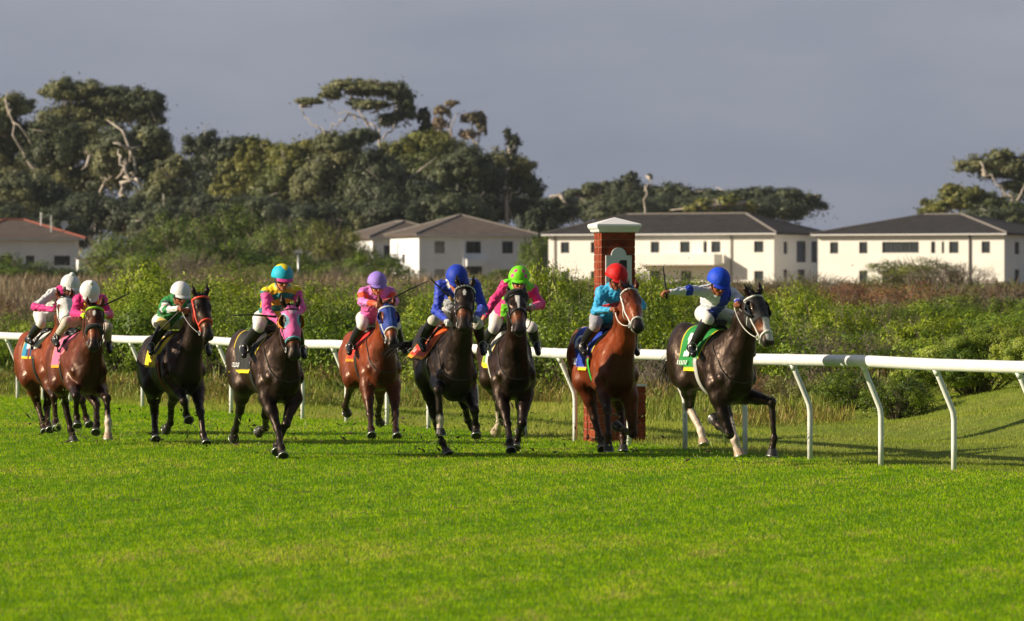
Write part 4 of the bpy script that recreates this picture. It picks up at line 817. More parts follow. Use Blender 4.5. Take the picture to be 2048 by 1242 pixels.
def horse(key, label, fr, pal, legs, poll, muzz, croupz=0.0, forez=-0.10, tail_dir=(-1, .05, -.35), tail_len=.62, white=None, socks=(), poll_x=.62, mane='down', head_tilt=0.0, neckw=1.0):
    F = fr; S = SDF(); dz, df = croupz, forez
    H = empty('racehorse', F.o, 0); H.rotation_euler = (0, 0, math.atan2(F.h[1], F.h[0])); tag(H, label, 'horse', 'racehorses galloping on the turf')
    # trunk
    S.ell((-.30, 0, 1.14+.5*(dz+df)), (.58, .268, .36), .08, 'trunk'); S.ell((.06, 0, 1.10+df), (.34, .212, .35), .10, 'trunk')
    S.ell((-.02, 0, 1.42+df), (.30, .085, .16), .12, 'trunk'); S.ell((-.55, 0, 1.28+dz), (.40, .22, .235), .1, 'trunk'); S.ell((-.62, 0, 1.05+dz), (.35, .23, .21), .1, 'trunk')
    for s_ in (-1, 1):
        S.ell((-.93, .11*s_, 1.27+dz), (.31, .150, .27), .10, 'trunk'); S.ell((-1.05, .13*s_, 1.06+dz), (.20, .13, .26), .08, 'trunk')
        S.cone((-.04, .105*s_, 1.38+df), (.22, .160*s_, 1.06+df), .08, .088, .03, 'trunk')
        S.ell((.255, .085*s_, 1.01+df), (.12, .085, .16), .02, 'trunk'); S.cone((-.04, .155*s_, 1.14+df), (.0, .165*s_, .95+df), .11, .090, .03, 'trunk')
        S.cone((-.25, .235*s_, 1.20+df*.5), (.0, .19*s_, 1.0+df), .03, .03, .06, 'trunk')
    # neck and head
    P0 = F.plane(poll[0], poll[1], poll_x); M0 = F.sph(P0, .60, muzz[0], muzz[1], 'f', 1.08)
    ax = unit(M0-P0); up = N3([0, 0, 1]); ss = unit(np.cross(up, ax)+0) ; ss = unit(ss+head_tilt*up); ss = unit(ss-ax*(ss@ax)); nn = np.cross(ax, ss)
    if nn[2] < 0: nn = -nn
    nb0 = N3([.05, 0, 1.36+df]); nb1 = N3([.24, 0, 1.08+df]); th = P0+ax*.13-nn*.14
    pm = (nb0+P0)/2+N3([0.02, 0, .07]); tm = (nb1+th)/2+N3([-.01, 0, -.035])
    S.cone(nb0, pm,   .115*neckw, .085*neckw, .14, 'neck'); S.cone(pm, P0-ax*.0-nn*.05, .085*neckw, .070, .10, 'neck')
    S.cone(nb1, tm, .155*neckw, .112*neckw, .12, 'neck'); S.cone(tm, th, .112*neckw, .074, .08, 'neck')
    for s_ in (-1, 1): S.cone(nb1+N3([-.02, .07*s_, .02]), th+ss*.045*s_, .07, .045, .07, 'neck')
    q, Mh = headprims(S, P0, ax, nn, ss)
    hooves = []
    # legs
    for lk, d in legs.items():
        s_ = -1 if lk[1] == 'l' else 1          # image-left legs are the horse's right
        if lk[0] == 'f':
            el = F.plane(d[0][0], d[0][1], .06); el[1] = s_*min(max(abs(el[1]) if el[1]*s_ > 0 else .1, .095), .18); el[2] = min(max(el[2], .70), .92)
            kn = F.sph(el, .43, *d[1]); fe = F.sph(kn, .33, *d[2]); ho = F.sph(fe, .145, *d[3], 1.5)
            S.cone((.03, .165*s_, .98+df), el, .11, .095, .05, 'arm'); mid = el*.55+kn*.45
            S.cone(el, mid, .100, .072, .05, 'arm'); S.cone(mid, kn, .070, .048, .03, 'arm')
            v = unit(kn-el); bk = unit(np.cross(v, [0, 1, 0])); bk = bk if bk[0] < 0 else -bk
            S.cone(el+bk*.03+v*.05, mid+bk*.02, .062, .038, .02, 'arm'); S.ell(kn, (.052, .054, .060), .02, 'knee')
            S.cone(kn, fe, .040, .035, .02, 'cannon'); v2 = unit(fe-kn); b2 = unit(np.cross(v2, [0, 1, 0])); b2 = b2 if b2[0] < 0 else -b2
            S.cone(kn+b2*.018+v2*.03, fe+b2*.020, .024, .026, .008, 'cannon')
        else:
            hip = N3([-.95, .13*s_, 1.20+dz]); hk_guess = F.plane(d[0][0], d[0][1], -1.0)
            st = N3([-.70, .175*s_, .90+dz]); kn = F.sph(st, .47, *d[0]); fe = F.sph(kn, .37, *d[1]); ho = F.sph(fe, .15, *d[2], 1.5)
            st = st+(kn-st)*.04; S.cone(hip, st, .175, .14, .09, 'thigh'); S.cone(N3([-1.08, .12*s_, 1.02+dz]), (st+kn)/2, .12, .060, .08, 'thigh')
            mid = st*.5+kn*.5; S.cone(st, mid, .13, .08, .06, 'thigh'); S.cone(mid, kn, .076, .050, .03, 'thigh')
            v = unit(fe-kn); bk = unit(np.cross(v, [0, 1, 0])); bk = bk if bk[0] < 0 else -bk
            S.ell(kn, (.048, .042, .055), .02, 'knee'); S.cone(kn+bk*.035-v*.035, kn+bk*.02+v*.06, .024, .022, .02, 'knee'); S.cone(mid*.35+kn*.65+bk*.03, kn+bk*.035-v*.03, .022, .02, .03, 'thigh')
            S.cone(kn, fe, .046, .037, .02, 'cannon'); S.cone(kn+bk*.02+v*.04, fe+bk*.020, .024, .026, .008, 'cannon')
        S.ell(fe, (.048, .047, .050), .02, 'cannon'); S.cone(fe, fe*.3+ho*.7, .039, .043, .02, 'pastern')
        hooves.append((lk, kn, fe, ho))
    rr = N3([1, 1, 1])
    V, Fc = S.mesh(.0135, lambda P: (.009*noise3(P, 41, 10)*(np.abs(P[:, 0]+.35) < .95)+.0035*noise3(P, 43, 16))+.0035*noise3(P*N3([1.6, 1.6, .7]), 42, 24))
    # colouring by place on the animal: body, painted shade on chest and belly, legs below the knee, muzzle, white marks
    li = S.labs(V); lab = np.array([p[6] for p in S.p])[li]; co, dk, pt = (N3(pal[k]) for k in ('coat', 'dark', 'pts'))
    t = np.clip(.5+.5*noise3(V, 51, 3.5), 0, 1)[:, None]; C = co*(.82+.3*t)
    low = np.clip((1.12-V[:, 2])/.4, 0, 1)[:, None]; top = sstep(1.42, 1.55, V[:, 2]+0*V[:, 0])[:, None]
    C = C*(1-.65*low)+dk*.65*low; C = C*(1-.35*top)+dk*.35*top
    ch = (sstep(.14, .36, V[:, 0])*sstep(1.36, 1.15, V[:, 2])*(lab != 'head') if False else sstep(.14, .38, V[:, 0])*(1-sstep(1.15, 1.4, V[:, 2]))*(lab != 'head'))[:, None]; C = C*(1-.75*ch)+dk*.75*ch  # chest mixed towards the dark tone, standing in for shade on its front
    for lk, kn, fe, ho in hooves:
        dk_ = np.linalg.norm(V-kn, axis=1); seg = (fe-kn); tt = ((V-kn)@seg)/(seg@seg)
        own = np.isin(lab, ['knee', 'cannon', 'pastern']) & (np.minimum(np.linalg.norm(V-(kn+fe)/2, axis=1), np.linalg.norm(V-ho, axis=1)) < .27)
        C[own] = pt*(1+.4*t[own])
        up = (lab == 'arm') | (lab == 'thigh'); w = np.clip(1-(dk_/.26), 0, 1)[:, None]**.7*up[:, None]; C = C*(1-w)+pt*w
        if lk in dict(socks):
            f0 = dict(socks)[lk]; tw = sstep(f0-.06, f0+.04, tt+.05*noise3(V, 5, 40)); m_ = own | (np.linalg.norm(V-ho, axis=1) < .14)
            w = (tw*m_)[:, None]; C = C*(1-w)+N3([.62, .50, .42])*w*(.9+.2*t)
    hd = (V-P0)@Mh; ish = (lab == 'head') | (lab == 'ear')
    wm = (sstep(.40, .52, hd[:, 0])*ish)[:, None]; C = C*(1-wm)+N3([.02, .018, .018])*wm
    face = (sstep(.0, .2, hd[:, 1]+.12)*(hd[:, 0] < .45)*ish)[:, None]*.35; C = C*(1-face)+dk*face
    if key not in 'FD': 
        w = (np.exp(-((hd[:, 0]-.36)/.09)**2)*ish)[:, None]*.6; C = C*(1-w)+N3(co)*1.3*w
    tan = (np.exp(-((hd[:, 0]-.41)/.05)**2)*ish)[:, None]*.5; C = C*(1-tan)+N3(srgb(150, 84, 50))*tan
    if white == 'blaze':
        w = (ish*(np.abs(hd[:, 2]+.004*np.sin(hd[:, 0]*30)) < .030+.014*(hd[:, 0] > .3))*(hd[:, 0] > .27)*(hd[:, 0] < .60)*(hd[:, 1] > -.06)); C[w > 0] = N3([.66, .62, .58])
    if white == 'stripe':
        w = (ish*(np.abs(hd[:, 2]) < .032-.05*np.clip(hd[:, 0]-.05, 0, .25)*2)*(hd[:, 0] > .02)*(hd[:, 0] < .33)*(hd[:, 1] > 0)); C[w > 0] = N3([.68, .64, .60])
    if white == 'star':
        w = ish*(((hd[:, 0]-.13)/.042)**2+(hd[:, 2]/.02)**2 < 1)*(hd[:, 1] > 0); C[w > 0] = N3([.6, .58, .56])
    for s_ in (-1, 1):
        w = ish*(np.linalg.norm(hd-N3([.578, .008, .042*s_]), axis=1) < .021); C[w > 0] = [.003, .002, .002]
    lip = ish*(hd[:, 0] > .52)*(hd[:, 1] < -.07); C[lip > 0] = N3([.16, .12, .11])
    w = (lab == 'ear')*(hd[:, 1]-(.02-.3*hd[:, 0]*.3) > .035); C[w > 0] = C[w > 0]*.4
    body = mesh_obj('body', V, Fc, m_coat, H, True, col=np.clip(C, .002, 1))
    # hooves
    for lk, kn, fe, ho in hooves:
        d = unit(ho-fe); 
        fwd = N3([1, 0, 0]); fwd = unit(fwd-d*(fwd@d)+1e-6) ; sd2 = np.cross(d, fwd)
        c0 = fe*.35+ho*.65; m = MB(); V2 = []
        for (a, w, l, off) in ((0, .043, .045, 0), (.012, .050, .054, .004), (.08, .065, .076, .02)):
            for k in range(16):
                an = k*math.pi/8; V2.append(c0+d*a+fwd*(off+l*math.cos(an)*(1 if math.cos(an) > 0 else .8))+sd2*w*math.sin(an))
        m.add(V2, [(i*16+k, i*16+(k+1) % 16, (i+1)*16+(k+1) % 16, (i+1)*16+k) for i in range(2) for k in range(16)]+[tuple(32+k for k in range(16)), tuple(range(15, -1, -1))])
        hf = m.build('hoof', m_hoofp if lk in dict(socks) and key != 'F' else m_hoof, H, False)
        m = MB(); m.tube([c0+d*.084+fwd*(.02+.068*math.cos(a_))+sd2*.06*math.sin(a_) for a_ in np.linspace(-2.5, 2.5, 14)], .007, 6); m.build('horseshoe', m_shoe, hf, True)
    # eyes
    for s_ in (-1, 1):
        m = MB(); c = q(.165, .022, .068*s_); Vs = [tuple(c+.021*N3([math.sin(a)*math.cos(b), math.sin(a)*math.sin(b), math.cos(a)])) for a in np.linspace(.01, math.pi-.01, 9) for b in np.linspace(0, 2*math.pi, 12, endpoint=False)]
        m.add(Vs, [(i*12+k, i*12+(k+1) % 12, (i+1)*12+(k+1) % 12, (i+1)*12+k) for i in range(8) for k in range(12)]); m.build('eye', m_eye, H, True)
    # mane and tail
    r = np.random.default_rng(ord(key)+3); crest = [nb0*(1-t_)**2+2*t_*(1-t_)*pm+P0*t_**2+N3([0, 0, .065]) for t_ in np.linspace(.0, .98, 60)]
    roots = [c+r.normal(0, .008, 3) for c in crest for _ in range(4)]
    if mane == 'up': dirs = [N3([-.45, -.35, 1]) for _ in roots]; hair_strips('mane', roots, dirs, .15, .013, pal['mane'], H, 3, .5)
    elif mane == 'none': pass
    else: dirs = [N3([-.3, -.6 if mane == 'down' else .6, .25]) for _ in roots]; hair_strips('mane', roots, dirs, .13, .014, pal['mane'], H, 3, .35, droop=1.6)
    fl = [q(-.02, .03)+r.normal(0, .014, 3) for _ in range(46)]; hair_strips('forelock', fl, [ax*.6+nn*.35+N3([0, -.25, .25])]*46, .22 if key in 'HI' else .12, .012, pal['mane'], H, 8, .45)
    dock = N3([-1.22, 0, 1.30+dz]); td = unit(tail_dir); 
    m = []; roots = [dock+td*r.uniform(0, .25)+r.normal(0, .016, 3) for _ in range(230)]; hair_strips('tail', roots, [td]*230, .62 if key != 'F' else .40, .014 if key != 'F' else .009, pal['mane'], H, 6, .22, 7, droop=.9)
    return dict(H=H, S=S, F=F, q=q, ax=ax, nn=nn, ss=ss, P0=P0, M0=M0, dz=dz, df=df, key=key, body=body, V=V, Fc=Fc, hd=hd, lab=lab, Mh=Mh)

# ---- tack
def ring(h, a0, a1, r, col, name, parent=None, th0=-180, th1=180, m_=None, lift=.004):
    """a strap round the head: a0 = height along the head on the front, a1 = at the jaw"""
    q = h['q']; pts = []; c0 = lambda a: q(a, -.04)
    for th in np.linspace(R(th0), R(th1), 25):
        f = (1+math.cos(th))/2; a = a1+(a0-a1)*f; c = c0(a); pts.append((c+h['nn']*math.cos(th)*.1+h['ss']*math.sin(th)*.1, c))
    return strap(h['S'], pts, r, col, parent or h['H'], name, lift=lift, m_=m_)[0]
def side_pt(h, a, n_, s_): return h['q'](a, n_, s_)
def cheek(h, s_, r, col, name, parent, a0=.05, n0=-.02, a1=.47, n1=-.05):
    pts = [(h['q'](a0+(a1-a0)*t, n0+(n1-n0)*t, .1*s_), h['q'](a0+(a1-a0)*t, n0+(n1-n0)*t, 0)) for t in np.linspace(0, 1, 9)]
    return strap(h['S'], pts, r, col, parent, name)
def bridle(h, col, col_b=None, col_n=None, r=.008, rb=None, rn=None, nose=.34, brow=.03):
    B_ = ring(h, brow, .0, rb or r*1.2, col_b or col, 'bridle', th0=-115, th1=115); 
    ring(h, nose, nose+.06, rn or r*1.2, col_n or col, 'noseband', B_)
    for s_ in (-1, 1):
        cheek(h, s_, r, col, 'cheekpiece', B_)
        m = MB(); c = h['q'](.475, -.055, .062*s_); m.tube([c+h['ax']*.028*math.cos(a)+h['nn']*.028*math.sin(a) for a in np.linspace(0, 2*math.pi, 14)], .005, 6, c=(.6, .6, .6)); m.build('bit_ring', m_tack, B_, True, attr=True)
    ring(h, .02, .26, r*.8, col, 'throatlash', B_, th0=70, th1=290)
    return B_
def patch(h, name, a_lo, a_hi, colf, lift=.007, cond=None, parent=None):
    """cloth hood: a copy of the head's own surface between two heights, lifted off the skin"""
    V, Fc, hd, lab = h['V'], h['Fc'], h['hd'], h['lab']
    keep = (lab == 'head') & (hd[:, 0] > a_lo) & (hd[:, 0] < a_hi) & (np.abs(hd[:, 2]) < .13)
    if cond is not None: keep &= cond(hd)
    fk = keep[Fc].all(1); Fk = Fc[fk]; ids, inv = np.unique(Fk, return_inverse=True); Fk = inv.reshape(Fk.shape); Vk = V[ids]
    e = 1e-3; g = np.stack([h['S'].ev(Vk+e*np.eye(3)[i])-h['S'].ev(Vk-e*np.eye(3)[i]) for i in range(3)], -1); g /= np.linalg.norm(g, axis=1)[:, None]+1e-9
    return mesh_obj(name, Vk+g*lift, Fk, m_cloth, parent or h['H'], True, col=np.array([colf(p) for p in hd[ids]]))
def cup(h, s_, col, name='blinker_cup', parent=None, fwd=.03, full=1.0, size=.055):
    m = MB(); V = []; c = h['q'](.165, .012, .085*s_); o_ = unit(h['ss']*s_*1.0+h['nn']*-.35)
    for i in range(5):
        a = i/4*math.pi*.48
        for k in range(14):
            b = math.pi*(-.62+1.24*k/13)+math.pi
            V.append(c+h['ax']*size*1.25*math.sin(a)*math.sin(b)*-1+h['nn']*(size*math.sin(a)*math.cos(b)*1.0)+o_*size*.75*math.cos(a)-o_*.01)
    m.add(V, [(i*14+k, i*14+k+1, (i+1)*14+k+1, (i+1)*14+k) for i in range(4) for k in range(13)], c=tuple(col))
    o = m.build(name, m_tack, parent or h['H'], True, attr=True); md = o.modifiers.new('thick', 'SOLIDIFY'); md.thickness = .005; return o
def cloth(h, colf, x0=-.72, x1=-.10, drop=.52, text=None, tcol=(.8, .8, .8), tsize=.1, flare=.0, name='saddle_cloth', girth=(.02, .02, .02), tpos=(.08, .12), emblem=None, gc2=None):
    """cloth over the back; s runs down each side from the spine"""
    S = h['S']; dz, df = h['dz'], h['df']
    def surf(x, s, lift=.012):      # s metres from the spine, signed; negative = the horse's right (image left)
        a = s/.34; c = N3([x, 0, 1.16+.5*(dz+df)]); d = N3([0, math.sin(a), math.cos(a)]); lo, hi = 0.0, .75
        for _ in range(14):
            mid = (lo+hi)/2
            if S.ev((c+d*mid)[None], ('trunk',))[0] < lift: lo = mid
            else: hi = mid
        return c+d*hi
    def P(x, s, lift=.012):
        lo_lim = .62*.34*1.45; 
        if abs(s) <= drop*.62: return surf(x, s, lift)
        e = (abs(s)-drop*.62); b = surf(x, math.copysign(drop*.62, s), lift); return b+N3([-.18*e, math.copysign(1, s)*(.10+flare)*e, -.95*e])
    nx_, ns = 20, 44; V = []; C = []
    for i in range(nx_+1):
        for j in range(ns+1):
            s = -drop+2*drop*j/ns; fx_ = i/nx_; x = x0+(x1-x0)*fx_-.10*abs(s)/drop*(1-fx_)*1.0-.12*(abs(s)/drop)**2*fx_
            p = P(x, s)+N3([0, math.copysign(1, s)*.010*math.sin(x*38+s*6)*abs(s)/drop, 0]); V.append(p); C.append(colf(fx_, s/drop))
    F_ = [(i*(ns+1)+j, i*(ns+1)+j+1, (i+1)*(ns+1)+j+1, (i+1)*(ns+1)+j) for i in range(nx_) for j in range(ns)]
    o = mesh_obj(name, V, F_, m_cloth, h['H'], True, col=C); md = o.modifiers.new('t', 'SOLIDIFY'); md.thickness = .006; md.offset = 1
    sub = o.modifiers.new('s', 'SUBSURF'); sub.levels = 1; sub.render_levels = 1
    def lay(pts_tri_v, fcs, nm, col):
        W_ = [P(x0+(x1-x0)*a-.10*b*(1-a)-.12*b*b*a, -b*drop, .022)+N3([0, -.008, 0]) for a, b in pts_tri_v]
        oo = mesh_obj(nm, W_, fcs, m_tack, o, False, col=[col]*len(W_)); return oo
    if text:
        cu = bpy.data.curves.new('lettering', 'FONT'); cu.body = text; cu.size = 1; cu.offset = .015; cu.resolution_u = 2; to = bpy.data.objects.new('lettering', cu); SC.collection.objects.link(to)
        bpy.context.view_layer.update(); me = bpy.data.meshes.new_from_object(to.evaluated_get(bpy.context.evaluated_depsgraph_get())); bpy.data.objects.remove(to)
        import bmesh as bm_; b = bm_.new(); b.from_mesh(me); bm_.ops.triangulate(b, faces=b.faces[:]); bm_.ops.subdivide_edges(b, edges=[e for e in b.edges if e.calc_length() > .15], cuts=1, use_grid_fill=False); bm_.ops.triangulate(b, faces=[f for f in b.faces if len(f.verts) > 3])
        wtx = max(v.co.x for v in b.verts); sx = (x1-x0)
        pts = [(tpos[0]+(v.co.x/wtx)*tsize*len(text)*.62/sx, 1-tpos[1]-(v.co.y*tsize)/drop) for v in b.verts]
        b.verts.index_update(); lay(pts, [tuple(v.index for v in f.verts) for f in b.faces], 'lettering', tcol); b.free()
    if emblem:
        for (pl, col) in emblem: lay(pl, [tuple(range(len(pl)))], 'emblem', col)
    # girth
    pts = [(N3([x1-.14, .4*math.sin(a), 1.05+.5*(dz+df)+.4*math.cos(a)]), N3([x1-.14, 0, 1.05+.5*(dz+df)])) for a in np.linspace(R(60), R(300), 40)]
    out = []
    for p, c in pts:
        d = unit(p-c); lo, hi = 0., .7
        for _ in range(14):
            mid = (lo+hi)/2
            if S.ev((c+d*mid)[None], ('trunk', 'arm'))[0] < .008: lo = mid
            else: hi = mid
        out.append(c+d*hi)
    for col, off, w in ((girth, 0, .045),)+(((gc2, .075, .03),) if gc2 else ()):
        Vg = []; 
        for p in out: Vg += [p+N3([-w+off*1.0, 0, 0]), p+N3([w+off, 0, 0])]
        g = mesh_obj('girth', Vg, [(2*i, 2*i+1, 2*i+3, 2*i+2) for i in range(len(out)-1)], m_tack, h['H'], True, col=[col]*len(Vg)); md = g.modifiers.new('t', 'SOLIDIFY'); md.thickness = .006; md.offset = 0
    # racing saddle: small shaped seat with flaps
    T = SDF(); zt_ = surf(-.38, 0)[2]
    T.ell((-.38, 0, zt_+.0), (.19, .115, .035), .03); T.cone((-.22, -.06, zt_+.03), (-.22, .06, zt_+.03), .03, .03, .04); T.ell((-.55, 0, zt_+.035), (.05, .11, .025), .03)
    for s_ in (-1, 1):
        a = surf(-.30, .20*s_, .02); b_ = surf(-.34, .36*s_, .02); T.cone(N3([-.33, .08*s_, zt_-.01]), a, .03, .022, .03); T.cone(a, b_, .022, .018, .03)
    Vv, Ff = T.mesh(.013); mesh_obj('saddle', Vv, Ff, m_leather, h['H'], True)
    h['P'] = P; h['cloth'] = o; return o
# ------------------------------------------------------------------ the field
HS = {}
def frm(k, uc, uh, D): return Frame(uc, uh, D)
HS['A'] = horse('A', 'red bay horse with white hood, rearmost on the left, half hidden behind another bay', frm('A', 124, 72, 78.2), RED,
  dict(fl=[(100, 772), (108, 793.6, 'f'), (111, 842, 'b'), (112, 856, 'f')], fr=[(160, 775), (164, 800, 'f'), (172, 835, 'b'), (177, 849, 'f')], hl=[(75.6, 809.7, 'b'), (87, 852, 'f'), (88.5, 864, 'f')], hr=[(93, 815, 'b'), (96, 850, 'f'), (98, 861, 'f')]),
  (130, 598), (138, 668), -.12, -.14, socks=())
HS['B'] = horse('B', 'bay horse with lime browband, thick black noseband and one white foreleg', frm('B', 176, 138, 73.3), BAY,
  dict(fl=[(143, 764.6), (153, 792, 'f'), (153, 832, 'b'), (154, 850, 'f')], fr=[(206, 777), (213, 797, 'f'), (217, 845, 'f'), (215.6, 876, 'f')], hl=[(129, 803, 'b'), (141.6, 858, 'f'), (146.4, 880, 'f')], hr=[(193, 809.7, 'f'), (193, 848, 'f'), (191, 864, 'f')]),
  (190, 616), (187, 696), -.12, -.12, white='star', socks=(('fr', .75),))
HS['C'] = horse('C', 'near-black horse in a bright coral bridle and yellow saddle cloth', frm('C', 374, 321, 73.5), DBR,
  dict(fl=[(355, 772), (368.6, 803, 'f'), (373, 829, 'b'), (376, 841, 'f')], fr=[(402, 781.6), (400.7, 824.4, 'f'), (406.8, 870, 'f'), (411, 886, 'f')], hl=[(309, 824.4, 'b'), (310.5, 866, 'f'), (310.5, 879, 'f')], hr=[(342.6, 809, 'b'), (341, 846, 'b'), (333.4, 855, 'b')]),
  (401, 594), (417, 675), -.15, -.12)
HS['D'] = horse('D', 'dark brown horse in a pink hood with orange eye cups and black saddle cloth', frm('D', 567, 503, 67.3), DBAY,
  dict(fl=[(535, 797), (555, 856, 'f'), (562, 896, 'f'), (565, 912, 'f')], fr=[(589, 804), (572, 848, 'f'), (553.5, 892, 'b'), (552, 904, 'f')], hl=[(479, 823, 'b'), (470.6, 859, 'b'), (467, 872, 'b')], hr=[(531.5, 830, 'b'), (531.5, 855, 'b'), (521, 860, 'b')]),
  (581, 617), (589, 713), -.03, -.11)
HS['E'] = horse('E', 'bay horse in a royal blue hood trimmed with white and a red saddle cloth', frm('E', 766, 722, 76.3), RED,
  dict(fl=[(732, 774), (740, 828, 'f'), (742.5, 858, 'f'), (742.5, 871, 'f')], fr=[(794.5, 774), (791, 829, 'f'), (792, 860, 'f'), (793, 873, 'f')], hl=[(699.7, 780, 'b'), (690.5, 812, 'b'), (692, 822, 'b')], hr=[(761, 801, 'b'), (756, 830, 'b'), (758, 841, 'b')]),
  (774, 614), (787, 690), -.10, -.12)
HS['F'] = horse('F', 'very dark brown horse with white-studded browband and orange saddle cloth, in the middle', frm('F', 913, 874, 67.3), DBR,
  dict(fl=[(870, 768), (876, 780, 'f'), (880, 838, 'b'), (881, 866, 'f')], fr=[(940, 790), (949, 821, 'f'), (952, 851, 'b'), (952, 870, 'f')], hl=[(866, 824, 'b'), (884, 884, 'f'), (894, 905, 'f')], hr=[(930, 812, 'b'), (935, 840, 'b'), (943, 850, 'b')]),
  (930, 577), (927, 657), .04, -.09, white='star', tail_dir=(-.25, -1, .0), socks=(('fl', .88),))
HS['G'] = horse('G', 'brown horse with black sheepskin browband and white blaze, ears hidden', frm('G', 1031, 1003, 69.4), DBAY,
  dict(fl=[(1003, 794), (1015, 848, 'f'), (1020, 885, 'f'), (1021.5, 901, 'f')], fr=[(1050, 800), (1045, 846, 'f'), (1034, 880, 'b'), (1031.6, 896, 'f')], hl=[(996, 800, 'b'), (999.5, 846, 'b'), (993, 859, 'b')], hr=[(1040, 812, 'b'), (1041, 846, 'b'), (1040, 858, 'b')]),
  (1033, 594), (1040, 662), 0, -.11, white='stripe', socks=(('hl', .45),))
HS['H'] = horse('H', 'bright bay horse in a white rope bridle and royal blue saddle cloth', frm('H', 1237, 1184, 68.3), RED,
  dict(fl=[(1205, 770), (1215, 820, 'f'), (1216.7, 871, 'f'), (1217, 898, 'f')], fr=[(1261, 802), (1266, 866, 'f'), (1250, 862, 'b'), (1238, 856, 'b')], hl=[(1188.5, 834.6, 'b'), (1201, 879, 'f'), (1204, 897, 'f')], hr=[(1240, 818, 'b'), (1246, 874, 'f'), (1246, 898, 'f')]),
  (1259, 584), (1277, 656), 0, -.10, mane='up')
HS['I'] = horse('I', 'leading black-brown horse with white blaze, black eye cups and white reins', frm('I', 1470, 1387, 64.4), BLK,
  dict(fl=[(1438, 797), (1459, 868, 'f'), (1438, 851, 'b'), (1428, 843, 'b')], fr=[(1504, 790), (1544, 804, 'f'), (1548, 877, 'f'), (1543, 908, 'f')], hl=[(1379, 815, 'b'), (1402, 862, 'f'), (1406, 886, 'f')], hr=[(1458, 832, 'b'), (1470, 880, 'f'), (1477, 906, 'f')]),
  (1507, 594), (1538, 684), .07, -.08, white='blaze', mane='up', socks=(('hl', .12), ('hr', .12)))
wht, blk, pink = (.75, .73, .70), (.012, .012, .012), srgb(232, 96, 168)
# A: white hood, C coral, and the rest of the tack
h = HS['A']; eyeo = lambda hd: ~((((hd[:, 0]-.165)/.055)**2+((hd[:, 1]-.01)/.05)**2 < 1) & (np.abs(hd[:, 2]) > .045))
patch(h, 'hood', .0, .40, lambda p: wht, cond=eyeo); bridle(h, blk, r=.007)
h = HS['B']; b_ = bridle(h, blk, col_b=srgb(150, 200, 30), rb=.017, r=.007, brow=.05, nose=.30); ring(h, .31, .37, .030, blk, 'sheepskin_noseband', th0=-110, th1=110, m_=m_fleece)
h = HS['C']; bridle(h, srgb(238, 80, 60), r=.012, brow=.05, nose=.36)
h = HS['D']
def hoodD(p):
    e_ = math.hypot((p[0]-.165)/.085, (p[1]-.005)/.07) if abs(p[2]) > .045 else 9
    if e_ < 1.12: return srgb(140, 190, 215)
    if .055 < p[0] < .10 and abs(p[2]) < .05 and int((p[0]+.012*math.cos(p[2]*90))*100) % 2 == 0: return (.75, .6, .7)
    return srgb(232, 104, 172)
eo = lambda hd: ~((((hd[:, 0]-.165)/.075)**2+((hd[:, 1]-.005)/.058)**2 < 1) & (np.abs(hd[:, 2]) > .045))
hd_ = patch(h, 'hood', -.02, .38, hoodD, cond=eo); ring(h, .365, .42, .012, srgb(120, 190, 210), 'hood_edge', hd_); bridle(h, blk, r=.009, brow=.04, nose=.385)
for s_ in (-1, 1): cup(h, s_, srgb(236, 150, 20), parent=hd_, size=.068)
h = HS['E']; hd_ = patch(h, 'hood', -.02, .37, lambda p: srgb(30, 60, 150) if abs(p[2]) > .012 else srgb(70, 110, 180), cond=eo); bridle(h, wht, r=.010, brow=.05, nose=.355)
for s_ in (-1, 1): cup(h, s_, srgb(24, 40, 150), parent=hd_, size=.068)
h = HS['F']; br = bridle(h, blk, r=.009, brow=.05, nose=.33)
q = h['q']; m = MB()
for th in np.linspace(R(-80), R(80), 13):
    c = q(.04, -.04); d = h['nn']*math.cos(th)+h['ss']*math.sin(th); X = c.copy()
    while h['S'].ev(X[None], ('head',))[0] < .014: X = X+d*.004
    m.box(X, (.016, .016, .022))
m.c = [(.75, .75, .75)]*len(m.v); m.build('browband_studs', m_tack, br, False, attr=True)
for s_ in (-1, 1):
    m = MB()
    for t_ in np.linspace(.15, 1, 7):
        c = q(.05+.40*t_, -.035-.03*t_, 0); X = c.copy(); d = h['ss']*s_
        while h['S'].ev(X[None], ('head',))[0] < .014: X = X+d*.004
        m.box(X, (.013, .013, .02))
    m.c = [(.75, .75, .75)]*len(m.v); m.build('cheek_studs', m_tack, br, False, attr=True)
h = HS['G']; bridle(h, blk, r=.009, brow=.05, nose=.30)
ring(h, .005, -.02, .034, blk, 'sheepskin_browband', th0=-125, th1=125, m_=m_fleece, lift=.03)
h = HS['H']; bridle(h, wht, r=.010, brow=.03, nose=.46)
h = HS['I']; hd_ = patch(h, 'hood', .0, .33, lambda p: (.010, .010, .011), cond=lambda hd: eo(hd)); bridle(h, wht, r=.011, brow=.04, nose=.47)
for s_ in (-1, 1): cup(h, s_, (.012, .012, .014), parent=hd_, size=.082)
